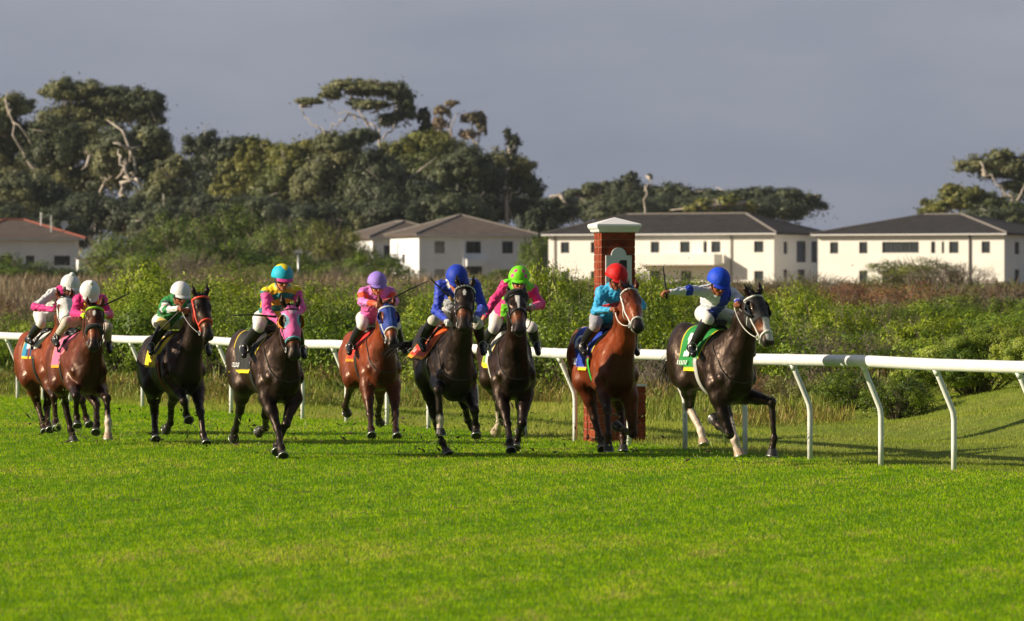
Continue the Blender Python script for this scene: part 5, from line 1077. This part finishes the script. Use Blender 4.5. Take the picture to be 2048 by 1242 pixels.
# saddle cloths
def edged(base, edge, w=.07, wx=.05): return lambda fx_, s: edge if (abs(s) > 1-w or fx_ < wx or fx_ > 1-wx) else (base(fx_, s) if callable(base) else base)
Y = srgb(246, 214, 20)
cloth(HS['A'], edged(lambda f, s: srgb(24, 140, 180) if f < .25 else (wht if abs(s) < .72 else srgb(20, 60, 110)), Y), drop=.50, x0=-.68, x1=-.10)
cloth(HS['B'], edged(srgb(226, 110, 150), srgb(246, 160, 20)), drop=.58, x0=-.66, x1=-.12)
cloth(HS['C'], edged(Y, srgb(200, 176, 20)), drop=.56, x0=-.66, x1=-.12, gc2=srgb(150, 60, 30))
cloth(HS['D'], edged(lambda f, s: blk if abs(s) > .55 else srgb(30, 30, 30), Y, wx=.03), drop=.62, x0=-.80, x1=-.08, text='OLDGR', tcol=(.8, .8, .8), tsize=.082, tpos=(.13, .12))
cloth(HS['E'], edged(srgb(214, 40, 30), srgb(244, 150, 20)), drop=.54, x0=-.60, x1=-.08)
cloth(HS['F'], edged(lambda f, s: srgb(232, 92, 24) if abs(s) < .6 else srgb(190, 46, 30), srgb(240, 150, 20)), drop=.48, x0=-.76, x1=-.06, flare=.5, text='Tab', tcol=(.6, .6, .6), tsize=.075, tpos=(.10, .14))
cloth(HS['G'], edged(lambda f, s: (.75, .75, .7) if abs(s) < .6 or f > .5 else srgb(120, 160, 70), Y, w=.12), drop=.60, x0=-.62, x1=-.08, girth=(.6, .58, .5))
a_ = [(.30+.14*math.cos(t_), .45+.14*math.sin(t_)) for t_ in np.linspace(2.2, 6.0, 12)]; b_ = [(.34+.09*math.cos(t_), .42+.08*math.sin(t_)) for t_ in np.linspace(6.0, 2.2, 12)]
cloth(HS['H'], edged(srgb(26, 60, 168), Y, w=.05, wx=.04), drop=.62, x0=-.84, x1=-.08, text='HOLL', tcol=(.55, .6, .75), tsize=.11, tpos=(.06, .12), emblem=[(a_+b_, (.6, .65, .8)), ([(.42, .20), (.55, .20), (.55, .30), (.42, .30)], (.6, .65, .8))], gc2=srgb(60, 190, 70), girth=srgb(90, 30, 20))
one = [(.30, .30), (.56, .30), (.56, .42), (.50, .42), (.50, .62), (.56, .62), (.56, .72), (.26, .72), (.26, .62), (.36, .62), (.36, .42), (.30, .42)]
cloth(HS['I'], edged(srgb(14, 130, 50), Y, w=.05, wx=.04), drop=.62, x0=-.68, x1=-.14, text='IIIIII', tcol=(.62, .72, .62), tsize=.075, tpos=(.03, .12), emblem=[(one, (.75, .78, .75))], girth=(.5, .48, .46))
# ------------------------------------------------------------------ riders
m_skin = mat('skin', attr=True, rough=0.5, noise=0.08, nscale=30, spec=0.4)
m_silk = mat('racing_silk', attr=True, rough=0.55, noise=0.05, nscale=10, spec=0.35, sheen=.15, bump=0.25, bscale=22)
m_cap = mat('cap_silk', attr=True, rough=0.6, noise=0.06, nscale=14, spec=0.3, bump=.3, bscale=30)
m_boot = mat('boot_leather', (0.014, 0.013, 0.014), rough=0.3, noise=0.3, nscale=12)
m_lens = mat('goggle_lens', (0.01, 0.01, 0.012), rough=0.1, spec=.8)
m_whip = mat('whip_leather', (0.012, 0.012, 0.012), rough=0.5)
m_strap = mat('goggle_strap', (0.02, 0.02, 0.02), rough=0.6)
SK = {'t': srgb(196, 132, 100), 'm': srgb(160, 100, 70), 'd': srgb(104, 66, 46)}
def rider(key, label, J, silk, capf, skin='t', breech=lambda P, t: (.74, .72, .69), look=(0, -25), pom=False, gloves=None, capcol=None, band=(.02, .02, .02), boots_low=False, cuff=None, right=True):
    h = HS[key]; F = h['F']
    Hr = empty('person', F.o, 0); Hr.rotation_euler = (0, 0, math.atan2(F.h[1], F.h[0])); tag(Hr, label, 'person', 'riders in racing silks')
    D = dict(P=-.44, SL=.02, SR=.02, C=.20, EL=.12, ER=.12, HL=.42, HR=.42, KL=-.02, KR=-.02, AL=-.28, AR=-.28, TL=-.12, TR=-.12)
    g = {}
    for k, v in J.items():
        x = v[2] if len(v) > 2 else D[k]; g[k] = F.plane(v[0], v[1], x)
    yc = 0.0
    def mir(p, x=0): return N3([p[0], -p[1], p[2]])
    for a, b in (('KL', 'KR'), ('AL', 'AR'), ('TL', 'TR')):
        if b not in g: g[b] = mir(g[a])
    if 'TL' not in J: g['TL'] = g['AL']+N3([.14, 0, -.05])
    for s_, c in ((-1, 'L'), (1, 'R')):     # keep the legs outside the horse's sides
        for kk, w in (('K'+c, .235), ('A'+c, .33), ('T'+c, .33)):
            p = g[kk]
            if p[1]*s_ < w: p[1] = s_*w
    C = g['C']; pel = g['P']
    yaw, pitch = R(look[0]), R(look[1])
    f = N3([math.cos(pitch)*math.cos(yaw), math.cos(pitch)*math.sin(yaw), math.sin(pitch)]); sd_ = unit(np.cross([0, 0, 1], f)); upv = np.cross(f, sd_)
    hc = C-upv*.062+f*.005              # middle of the skull
    Mh = np.stack([f, sd_, upv], 1)
    sm = (g['SL']+g['SR'])/2; nk0 = sm*.9+hc*.1; 
    hq = lambda a, b, c: hc+f*a+sd_*b+upv*c
    # ---- body: one continuous surface
    S = SDF()
    S.ell(hq(0, 0, .01), (.095, .074, .11), .03, 'head', Mh); S.ell(hq(.035, 0, -.065), (.052, .050, .050), .03, 'head', Mh)
    S.cone(hq(.088, 0, -.005), hq(.110, 0, -.040), .009, .015, .012, 'head'); S.ell(hq(.083, 0, -.078), (.016, .024, .009), .01, 'lip', Mh); S.ell(hq(.072, 0, -.105), (.022, .022, .016), .02, 'head', Mh)
    for s_ in (-1, 1):
        S.ell(hq(.065, .036*s_, -.038), (.022, .022, .018), .015, 'head', Mh); S.ell(hq(-.005, .077*s_, -.02), (.018, .009, .03), .006, 'head', Mh)
    S.cone(hq(-.02, 0, -.06), nk0, .052, .060, .04, 'neck')
    mid = (pel+sm)/2+N3([0, 0, .04])
    S.cone(pel, mid, .115, .11, .1, 'torso'); S.cone(mid, sm+N3([0, 0, -.03]), .11, .115, .1, 'torso')
    hands = []
    for s_, c in ((-1, 'L'), (1, 'R')):
        s0, e, w = g['S'+c], g['E'+c], g['H'+c]
        S.cone(sm, s0, .085, .052, .05, 'torso'); S.cone(s0, e, .048, .036, .03, 'uarm'); S.cone(e, w, .037, .024, .03, 'farm')
        # hand: palm, four bent fingers of different length closed on the rein, thumb from the side of the palm
        d = unit(w-e); acr = unit(np.cross(d, [0, 0, 1])+N3([0, .001, 0]))*s_*1.0; dn = np.cross(d, acr); dn = dn if dn[2] < 0 else -dn
        pc_ = w+d*.045; S.cone(w, pc_+d*.015, .024, .026, .02, 'hand'); S.ell(pc_, (.042, .036, .018), .015, 'hand', np.stack([d, acr, dn], 1))
        for i_, (o_, L_) in enumerate(((-.028, .034), (-.009, .040), (.010, .038), (.028, .029))):
            k0 = pc_+d*.036+acr*o_; k1 = k0+d*L_*.55+dn*L_*.55; k2 = k1-d*L_*.35+dn*L_*.65; k3 = k2-d*L_*.6+dn*.004
            S.cone(k0, k1, .0098, .0092, .004, 'hand'); S.cone(k1, k2, .009, .0085, .004, 'hand'); S.cone(k2, k3, .0085, .0078, .003, 'hand')
        t0 = pc_-d*.02-acr*.03; t1 = t0+d*.03-acr*.014+dn*.014; S.cone(t0, t1, .012, .0105, .008, 'hand'); S.cone(t1, t1+d*.026+acr*.012+dn*.012, .0105, .008, .005, 'hand')
        hands.append(pc_+d*.03+dn*.02)
    legs_ = []
    for s_, c in ((-1, 'L'), (1, 'R')):
        hp_ = pel+N3([.0, .09*s_, -.02]); k_, a_, t_ = g['K'+c], g['A'+c], g['T'+c]
        S.cone(hp_, k_, .085, .052, .05, 'thigh'); S.cone(k_, a_, .047, .030, .03, 'shin'); S.cone(a_, t_, .034, .028, .02, 'foot'); legs_.append((hp_, k_, a_, t_))
    V, Fc = S.mesh(.0075); li = S.labs(V); lab = np.array([p[6] for p in S.p])[li]; sk = N3(SK[skin])
    Cc = sk*(1+.12*noise3(V, 3, 25))[:, None]; L = (V-hc)@Mh
    face = lab == 'head'; Cc[(face & (L[:, 0] > .04) & (L[:, 2] < -.03) & (np.abs(L[:, 1]) > .025))] *= N3([1.08, .88, .85]); Cc[lab == 'lip'] = sk*N3([.85, .5, .5])
    hair = face & (L[:, 0] < .02) & (L[:, 2] > -.06); Cc[hair] = N3([.02, .014, .010])
    brow = face & (L[:, 0] > .06) & (np.abs(L[:, 2]-.022) < .006) & (np.abs(np.abs(L[:, 1])-.032) < .02); Cc[brow] = N3([.03, .02, .015])
    if gloves is not None: Cc[lab == 'hand'] = N3(gloves)
    mesh_obj('body', V, Fc, m_skin, Hr, True, col=Cc)
    # ---- silks
    T = SDF(); T.cone(pel+N3([.06, 0, .03]), mid, .135, .132, .1, 'torso'); T.cone(mid, sm+N3([0, 0, -.02]), .135, .14, .1, 'torso'); T.cone(sm, nk0*.7+hc*.3, .10, .070, .05, 'collar')
    arms = {}
    for c in 'LR':
        s0, e, w = g['S'+c], g['E'+c], g['H'+c]; T.cone(sm, s0, .11, .070, .05, 'torso'); T.cone(s0, e, .068, .054, .03, 'u'+c); T.cone(e, w, .055, .034, .03, 'f'+c); arms[c] = (s0, e, w)
    def wr(P): return .006*noise3(P*N3([1, 1, .5]), 61, 32)+.0075*np.sin(noise3(P, 62, 10)*10)*.7
    V, Fc = T.mesh(.010, wr); li = T.labs(V); lab = np.array([p[6] for p in T.p])[li]
    axis = sm-pel; cols = []
    for i in range(len(V)):
        l = lab[i]; 
        if l[0] in 'uf' and len(l) == 2: a, b = (arms[l[1]][0], arms[l[1]][1]) if l[0] == 'u' else (arms[l[1]][1], arms[l[1]][2]); t = float((V[i]-a)@(b-a)/max((b-a)@(b-a), 1e-6))
        else: t = float((V[i]-pel)@axis/(axis@axis))
        cols.append(silk(l, t, V[i]-sm))
    mesh_obj('racing_silks', V, Fc, m_silk, Hr, True, col=cols)
    # ---- breeches and boots
    T = SDF(); T.ell(pel+N3([.0, 0, -.01]), (.135, .13, .115), .06, 0)
    for hp_, k_, a_, t_ in legs_: T.cone(hp_, k_, .094, .066, .06, 1); T.cone(k_, k_+(a_-k_)*(.75 if boots_low else .28), .062, .048 if boots_low else .058, .03, 2)
    V, Fc = T.mesh(.011, lambda P: .003*noise3(P, 71, 30)); mesh_obj('breeches', V, Fc, m_silk, Hr, True, col=[breech(v-pel, 0) for v in V])
    for (hp_, k_, a_, t_), c in zip(legs_, 'LR'):
        T = SDF(); k2 = k_+(a_-k_)*(.62 if boots_low else .10); T.cone(k2, a_, .050 if boots_low else .066, .044, .02); T.cone(a_, t_, .045, .036, .03); T.cone(a_-unit(t_-a_)*.02, a_-unit(t_-a_)*.035+N3([0, 0, -.02]), .034, .03, .02)
        if not boots_low: T.cone(k2, k2+(a_-k_)*.5, .066, .052, .03)
        V, Fc = T.mesh(.010); bo = mesh_obj('boot', V, Fc, m_boot, Hr, True)
        m = MB(); c0 = t_*.75+a_*.25; ff = unit(N3([t_[0]-a_[0], 0, t_[2]-a_[2]])); P_ = [c0+N3([0, .052*math.sin(a), 0])+N3([0, 0, .055+.06*math.cos(a)])*1 for a in np.linspace(0, 2*math.pi, 18)]
        m.tube([N3([p[0], p[1], max(p[2], c0[2]-.05)]) for p in P_], .006, 6); m.build('stirrup_iron', m_met, h['H'], True)
        s_ = -1 if c == 'L' else 1
        m = MB(); m.tube([N3([-.30, s_*.13, h['dz']+1.52]), N3([-.24, s_*.30, h['dz']+1.30]), c0+N3([0, 0, .115])], .013, 6, flat=.25); m.build('stirrup_leather', m_leather, h['H'], True)
    # ---- helmet with silk cap: crown, peak, band, goggles
    m = MB(); V = []; Cc = []; nr, nc = 22, 48
    def hp(th, ph, s=1.0):
        r_ = N3([.138, .118, .130])*s; return hc+upv*.042+f*(r_[0]*math.sin(th)*math.cos(ph)-.004)+sd_*r_[1]*math.sin(th)*math.sin(ph)+upv*r_[2]*math.cos(th)
    for i in range(nr+1):
        for k in range(nc):
            ph = 2*math.pi*k/nc; lim = R(97)-R(7)*math.cos(ph) if math.cos(ph) > 0 else R(97)+R(22)*(-math.cos(ph)); th = 1e-3+lim*i/nr; V.append(hp(th, ph)); Cc.append(capf(th, ph))
    m.add(V, [(i*nc+k, i*nc+(k+1) % nc, (i+1)*nc+(k+1) % nc, (i+1)*nc+k) for i in range(nr) for k in range(nc)])
    m.c = Cc; he = m.build('helmet', m_cap, Hr, True, attr=True); md = he.modifiers.new('t', 'SOLIDIFY'); md.thickness = .012; md.offset = -1
    m = MB()
    for k in range(6):
        ph = k*math.pi/3; m.tube([hp(th, ph, 1.006) for th in np.linspace(.05, R(88), 12)], .0022, 5, c=tuple(N3(capf(.8, ph))*.8))
    m.build('cap_seams', m_cap, he, True, attr=True)
    # peak
    V = []; pk = []
    for i in range(5):
        for k in range(17):
            ph = R(-58+116*k/16); e_ = i/4; b0 = hp(R(89), ph); V.append(b0+f*e_*.050*math.cos(ph)**.7-upv*(.012*e_+.02*e_*e_)); pk.append(capcol)
    m = MB(); m.add(V, [(i*17+k, i*17+k+1, (i+1)*17+k+1, (i+1)*17+k) for i in range(4) for k in range(16)]); m.c = pk
    p_ = m.build('peak', m_cap, he, True, attr=True); md = p_.modifiers.new('t', 'SOLIDIFY'); md.thickness = .006
    m = MB(); m.tube([hp(R(88), a, 1.012) for a in np.linspace(0, 2*math.pi, 40)], .006, 6, c=tuple(band)); m.build('helmet_band', m_cap, he, True, attr=True)
    if pom:
        c0 = hc+upv*.185-f*.0; m = MB(); Vp = []
        rp = np.random.default_rng(5)
        for a in np.linspace(.01, math.pi-.01, 14):
            for b in np.linspace(0, 2*math.pi, 20, endpoint=False): Vp.append(c0+(.036+rp.uniform(-.003, .003))*N3([math.sin(a)*math.cos(b), math.sin(a)*math.sin(b), math.cos(a)]))
        m.add(Vp, [(i*20+k, i*20+(k+1) % 20, (i+1)*20+(k+1) % 20, (i+1)*20+k) for i in range(13) for k in range(20)], c=(.78, .78, .78)); m.build('bobble', m_cap, he, True, attr=True)
    m = MB(); V = []
    for i in range(5):
        for k in range(15):
            a = R(-62+124*k/14); z = -.030+(.050*(i/4))-.012*math.exp(-(a/.16)**2)*(1-i/4)*-1; rx = .100+.010*math.sin(math.pi*i/4); V.append(hq(rx*math.cos(a)+.004, .086*math.sin(a)*1.0, z))
    m.add(V, [(i*15+k, i*15+k+1, (i+1)*15+k+1, (i+1)*15+k) for i in range(4) for k in range(14)]); go = m.build('goggles', m_lens, Hr, True); md = go.modifiers.new('t', 'SOLIDIFY'); md.thickness = .006
    m = MB(); m.tube([hq(.1*math.cos(a), .088*math.sin(a), .008) for a in np.linspace(R(60), R(300), 20)], .010, 6, flat=.3); m.build('goggle_strap', m_strap, go, True)
    m = MB(); m.tube([hq(.0, .082, .0), hq(.02, .068, -.06), hq(.05, .03, -.118), hq(.055, 0, -.124), hq(.05, -.03, -.118), hq(.02, -.068, -.06), hq(0, -.082, .0)], .006, 6); m.build('chin_strap', m_strap, Hr, True)
    if cuff is not None:
        for c in 'LR':
            a, b = arms[c][1], arms[c][2]; m = MB(); m.tube([a+(b-a)*.90, a+(b-a)*.99], .040, 14, c=tuple(cuff)); m.build('wristband', m_cap, Hr, True, attr=True)
    # ---- reins: from the bit to each hand
    rc = {'I': (.72, .70, .62), 'H': (.75, .73, .68), 'C': (.6, .6, .58)}.get(key, (.03, .025, .025))
    for s_, hd2 in zip((-1, 1), hands):
        if key == 'I' and s_ == -1: hd2 = hands[1]+N3([0, -.03, -.02])
        if key == 'G' and s_ == -1: hd2 = hands[1]+N3([0, -.05, -.02])
        b0 = h['q'](.475, -.060, .068*s_); mid_ = (b0+hd2)/2+N3([0, .06*s_, -.10 if key in 'HI' else -.03])
        m = MB(); m.tube([b0*(1-t)**2+2*mid_*t*(1-t)+hd2*t*t for t in np.linspace(0, 1, 14)], .0095 if key in 'HI' else .007, 6, flat=.5, c=rc); m.build('rein', m_tack, h['H'], True, attr=True)
    if key not in 'DEFGI': return dict(H=Hr, F=F, hands=hands, g=g, hp=hp, he=he, hc=hc, f=f, sd=sd_, up=upv)
    # breastplate strap round the base of the neck
    m = MB(); nb = N3([.16, 0, 1.22+h['df']]); 
    P_ = []
    for a in np.linspace(R(-172), R(172), 40):
        c = N3([.20, 0, 1.24+h['df']]); d = N3([.70*math.cos(a), math.sin(a), -.72*math.cos(a)]); d = d/np.linalg.norm(d); X = c.copy()
        for _ in range(60):
            if h['S'].ev(X[None], ('trunk', 'neck', 'arm'))[0] > .006: break
            X = X+d*.012
        P_.append(X)
    m.tube(P_, .006, 6, c=(.03, .025, .022)); m.build('breastplate', m_tack, h['H'], True, attr=True)
    return dict(H=Hr, F=F, hands=hands, g=g, hp=hp, he=he, hc=hc, f=f, sd=sd_, up=upv)
def whip(key, label, u0, v0, u1, v1, x0, x1, tipw=.011, grip=None, bend=.0):
    F = HS[key]['F']; a, b = F.plane(u0, v0, x0), F.plane(u1, v1, x1); o = empty('riding_whip', F.wld(a)); tag(o, label, 'whip')
    w = lambda p: F.wld(p)-F.wld(a); mid = (a+b)/2+N3([0, 0, bend])
    P_ = [w(a*(1-t)**2+2*mid*t*(1-t)+b*t*t) for t in np.linspace(0, 1, 12)]
    m = MB(); m.tube(P_, [.013-.006*t for t in np.linspace(0, 1, 12)], 8); m.build('shaft', m_whip, o, True)
    m = MB(); m.tube([P_[0], P_[1], P_[2]], .015, 10); m.build('grip', grip or m_whip, o, True)
    m = MB(); m.tube([P_[-3], P_[-2], P_[-1]], tipw*1.25, 8, flat=.35); m.build('flap', m_whip, o, True)
plain = lambda c: (lambda th, ph: c)
# the nine
def sA(l, t, p):
    if l[0] == 'f': return srgb(226, 48, 140)
    if l == 'torso' and .05 < abs(p[1]) < .13 and t > .5: return srgb(210, 40, 130)
    return (.74, .74, .76)
RA = rider('A', 'rider in white silks with pink forearms and white bobble cap, rearmost', dict(C=(141, 566), SL=(104, 588), EL=(71, 614), HL=(108, 620), SR=(152, 588), ER=(160, 612), HR=(140, 622), P=(92, 626), KL=(100, 648), AL=(73, 680), TL=(67, 686)),
  sA, plain((.76, .76, .76)), skin='d', look=(8, -22), pom=True, capcol=(.76, .76, .76))
def sB(l, t, p):
    if l == 'collar' or (l == 'torso' and .07 < abs(p[1]) < .10): return srgb(236, 200, 30)
    return srgb(226, 44, 130)
RB_ = rider('B', 'rider in pink silks with yellow collar, lime gloves and white bobble cap', dict(C=(180, 580), SL=(157, 600), EL=(149, 627), HL=(166, 629), SR=(203, 600), ER=(218, 629), HR=(208, 630), P=(172, 636), KL=(150, 645), AL=(125, 679), TL=(118, 690), KR=(215, 655), AR=(216, 686), TR=(220, 703)),
  sB, plain((.76, .76, .76)), skin='d', look=(0, -42), pom=True, gloves=srgb(196, 226, 20), capcol=(.76, .76, .76), boots_low=True, breech=lambda P, t: N3([.62, .55, .47])*(1 if P[2] > -.1 else .85))
def sC(l, t, p):
    if l[0] == 'u' and .45 < t: return (.76, .76, .76) if t < .7 else (srgb(230, 90, 80) if t < .82 else (.76, .76, .76))
    if l[0] == 'f': return (.76, .76, .76) if t < .12 or t > .38 else srgb(24, 130, 62)
    if l[0] == 'u' and .2 < t < .45: return srgb(16, 70, 50)
    return srgb(22, 128, 58)
RC_ = rider('C', 'rider in green silks with white sleeve hoops and plain white cap', dict(C=(361.5, 581), SL=(336, 604), EL=(327, 621), HL=(356, 617), SR=(372, 606), ER=(384, 622), HR=(374, 620), P=(331, 640), KL=(338, 650), AL=(310, 692), TL=(302, 706), TR=(419, 708), AR=(413, 694)),
  sC, plain((.78, .78, .80)), skin='m', look=(4, -20), capcol=(.78, .78, .80), breech=lambda P, t: (.74, .72, .69) if P[0] < .22 else srgb(205, 180, 90))
def sD(l, t, p):
    if l == 'collar': return srgb(60, 170, 190) if p[2] > .05 else srgb(244, 214, 20)
    if l[0] in 'uf' and len(l) == 2: return srgb(232, 84, 160)
    if abs(p[1]) > .09 and p[2] > .02: return srgb(244, 214, 20)
    return srgb(214, 160, 20) if math.sin(p[2]*42+p[1]*p[1]*60) > -.1 else srgb(20, 110, 116)
def capD(th, ph):
    if th < .55+.22*math.cos(3*ph+.0): return srgb(240, 216, 20)
    return srgb(30, 184, 214) if (ph % (2*math.pi)) > math.pi or th < 0 else srgb(70, 168, 200)
RD = rider('D', 'rider with pink sleeves, yellow and teal body, and turquoise cap', dict(C=(565, 548), SL=(533, 586), EL=(534, 624), HL=(557, 643, .40), SR=(592, 583), ER=(602, 617), HR=(588, 643), P=(535, 634), KL=(531, 655), AL=(499, 695), TL=(488, 711), AR=(604, 700), TR=(609, 713)),
  sD, capD, skin='t', look=(0, -18), capcol=srgb(226, 70, 150), breech=lambda P, t: (.75, .74, .72))
def sE(l, t, p):
    if l[0] == 'u' and .25 < t < .8: return srgb(244, 84, 40)
    if l[0] == 'f' and .55 < t: return srgb(244, 84, 40)
    if l[0] in 'uf' and len(l) == 2: return srgb(220, 130, 205)
    return srgb(226, 96, 170) if p[2] < -.1 else srgb(214, 116, 196)
RE = rider('E', 'rider in pink silks with orange armbands and glossy lavender cap', dict(C=(754.5, 561), SL=(727, 585), EL=(724, 604), HL=(750, 607), SR=(781, 585), ER=(789, 603), HR=(768, 604), P=(738, 634), KL=(738, 652), AL=(708, 692), TL=(699, 706), AR=(804, 692), TR=(810, 703)),
  sE, plain(srgb(160, 130, 222)), skin='t', look=(0, -20), capcol=srgb(150, 120, 214), band=(.03, .03, .06))
def sF(l, t, p):
    if l == 'torso' and .115 < abs(p[1]) < .15 and p[2] > -.03: return (.74, .74, .76)
    if l == 'torso' and p[2] < -.16: return (.42, .43, .46)
    return srgb(34, 62, 186)
RF = rider('F', 'rider in plain royal blue silks and blue cap lettered KT', dict(C=(914, 550), SL=(882, 572), EL=(873, 622), HL=(893, 640), SR=(949, 570), ER=(966, 617), HR=(953, 634), P=(908, 626), KL=(872, 642), AL=(856, 683), TL=(850, 699), KR=(955, 648), AR=(963, 688), TR=(967, 706)),
  sF, plain(srgb(32, 62, 184)), skin='t', look=(0, -38), capcol=srgb(26, 54, 176), gloves=(.55, .55, .55), band=srgb(24, 46, 150), breech=lambda P, t: (.66, .60, .50))
def spots(p, cs, r): return any((p[0]-c[0])**2+(p[1]-c[1])**2+(p[2]-c[2])**2 < r*r for c in cs)
def sG(l, t, p):
    if l[0] in 'uf' and len(l) == 2: return srgb(232, 50, 128)
    if l == 'torso' and abs(p[1]) > .19: return srgb(232, 50, 128)
    return srgb(226, 84, 150) if (math.sin(p[1]*34+1)*math.sin(p[2]*30+.6) > .62) else srgb(112, 216, 24)
def capG(th, ph):
    for (a, b) in ((.75, .45), (.75, -.75), (1.25, .55), (1.25, -.2-.75), (1.2, 1.7), (1.2, -1.9), (.8, 2.6), (1.2, 3.1)):
        d = math.acos(max(-1, min(1, math.cos(th)*math.cos(a)+math.sin(th)*math.sin(a)*math.cos(ph-b))))
        if d < .19: return srgb(232, 72, 150)
    return srgb(118, 222, 26)
RG = rider('G', 'rider in lime silks with pink sleeves and spotted lime cap', dict(C=(1038.5, 551), SL=(1013, 570), EL=(989, 600), HL=(970, 632, .15), SR=(1063, 579), ER=(1081, 609), HR=(1063, 614), P=(1008, 632), KL=(992, 658), AL=(974, 692), TL=(969, 704), KR=(1063, 655), AR=(1065, 686), TR=(1072, 706)),
  sG, capG, skin='t', look=(0, -16), capcol=srgb(110, 214, 24), cuff=srgb(40, 160, 160), band=srgb(80, 180, 30))
def sH(l, t, p):
    if l == 'torso' and abs(p[2]+.17-.25*p[1]) < .045: return srgb(206, 24, 32)
    return srgb(52, 170, 222)
RH = rider('H', 'rider in sky blue silks with red sash and red cap, before the brick pillar', dict(C=(1234, 547), SL=(1203, 584), EL=(1192, 622), HL=(1222, 619, .36), SR=(1262, 582), ER=(1282, 612), HR=(1262, 626), P=(1208, 632), KL=(1202, 654), AL=(1180, 694), TL=(1173, 707)),
  sH, plain(srgb(214, 24, 26)), skin='m', look=(16, -28), capcol=srgb(200, 20, 24), band=(.03, .01, .01), breech=lambda P, t: (.36, .36, .38))
def sI(l, t, p):
    if l == 'uL' and t > .86 or l == 'fL' and t < .22: return srgb(30, 60, 190)
    if l == 'fR' and t > .6: return srgb(30, 60, 190)
    if l in ('torso', 'collar') and (abs(p[1]-.03) < .075 or (p[1] > .06 and p[2] > .06)): return srgb(28, 58, 184)
    return (.66, .67, .74)
RI = rider('I', 'leading rider in white and blue silks, whip arm flung out, royal blue cap', dict(C=(1438.5, 556), SL=(1412, 583), EL=(1378, 580, .02), HL=(1340, 584, .0), SR=(1464, 588), ER=(1478, 600, .2), HR=(1475, 606, .38), P=(1420, 624), KL=(1429, 640), AL=(1398, 696), TL=(1387, 709)),
  sI, plain(srgb(24, 74, 214)), skin='m', look=(2, -30), capcol=srgb(20, 60, 196), band=srgb(10, 16, 50))
whip('B', 'thin black whip pointing up to the right beside the pink-silked rider', 203, 613, 258, 587, .35, .25)
whip('C', 'black whip angled down to the left from the hand of the rider in green', 366, 616, 317, 663, .45, .3)
whip('D', 'black whip held level to the left by the rider in the turquoise cap', 552, 634, 464.5, 631, .42, .3, bend=.03)
whip('E', 'black whip raised to the right of the rider in the lavender cap', 768, 607, 855, 563, .42, .35, bend=.03)
m_gr = mat('tan_grip_tape', srgb(190, 150, 60), rough=.6)
whip('F', 'thick black whip with tan grip pointing up left before the all-blue rider', 906, 602, 859, 555, .55, .5, tipw=.015, grip=m_gr)
whip('I', 'black whip held upright in the raised hand of the leading rider', 1334, 597, 1326, 532, .0, -.02, tipw=.014, bend=0)
# KT on the blue cap
def cap_text(Rr, body, size, th0, col):
    import bmesh as bm_
    cu = bpy.data.curves.new('lettering', 'FONT'); cu.body = body; cu.size = 1; cu.offset = .02; cu.align_x = 'CENTER'; to = bpy.data.objects.new('lettering', cu); SC.collection.objects.link(to)
    bpy.context.view_layer.update(); me = bpy.data.meshes.new_from_object(to.evaluated_get(bpy.context.evaluated_depsgraph_get())); bpy.data.objects.remove(to)
    b = bm_.new(); b.from_mesh(me); bm_.ops.triangulate(b, faces=b.faces[:]); b.verts.index_update()
    W_ = [Rr['hp'](R(th0)-v.co.y*size/.13, v.co.x*size/.125, 1.02) for v in b.verts]; F_ = [tuple(v.index for v in f.verts) for f in b.faces]; b.free()
    mesh_obj('lettering', W_, F_, m_tack, Rr['he'], False, col=[col]*len(W_))
cap_text(RF, 'K T', .075, 78, (.75, .75, .78))
# turf and soil thrown up by the hooves (uncountable)
r = np.random.default_rng(77); V = []; F_ = []; C = []
for k, fr_ in [(k, HS[k]['F']) for k in HS]:
    for n_ in range(220):
        p = fr_.wld([r.normal(-.4, .7), r.normal(0, .35), abs(r.normal(0, .28))+.02]); s = r.uniform(.005, .014)*(2.2 if r.uniform() < .08 else 1); a = unit(r.normal(size=3)); b = unit(np.cross(a, r.normal(size=3))); c = np.cross(a, b)
        k0 = len(V); L_ = r.uniform(1, 3.2); V += [p-a*s*L_, p+b*s*.6, p+a*s*L_, p-b*s*.6, p+c*s*.6, p-c*s*.5]; F_ += [(k0+i, k0+j, k0+q_) for i, j, q_ in ((0, 1, 4), (1, 2, 4), (2, 3, 4), (3, 0, 4), (1, 0, 5), (2, 1, 5), (3, 2, 5), (0, 3, 5))]
        cc = N3(srgb(70, 50, 30)) if r.uniform() < .5 else N3(srgb(120, 140, 60)); C += [cc]*6
tag(mesh_obj('flying_turf', V, F_, m_cloth, None, False, col=C), 'bits of turf and soil thrown up around the galloping hooves', 'turf debris', kind='stuff')


# ------------------------------------------------------------------ the air
hz_m = bpy.data.materials.new('air'); hz_m.use_nodes = True; t = hz_m.node_tree; t.nodes.clear()
pv = nd(t, 'ShaderNodeVolumePrincipled'); pv.inputs['Density'].default_value = 0.00004; pv.inputs['Color'].default_value = (.80, .86, .96, 1)
ou = nd(t, 'ShaderNodeOutputMaterial'); t.links.new(pv.outputs[0], ou.inputs['Volume'])
m = MB(); m.box((0, 1820, 31.5), (3400, 3760, 65)); hz = m.build('haze', hz_m); tag(hz, 'thin pale haze over the course and the far trees', 'haze', kind='stuff')
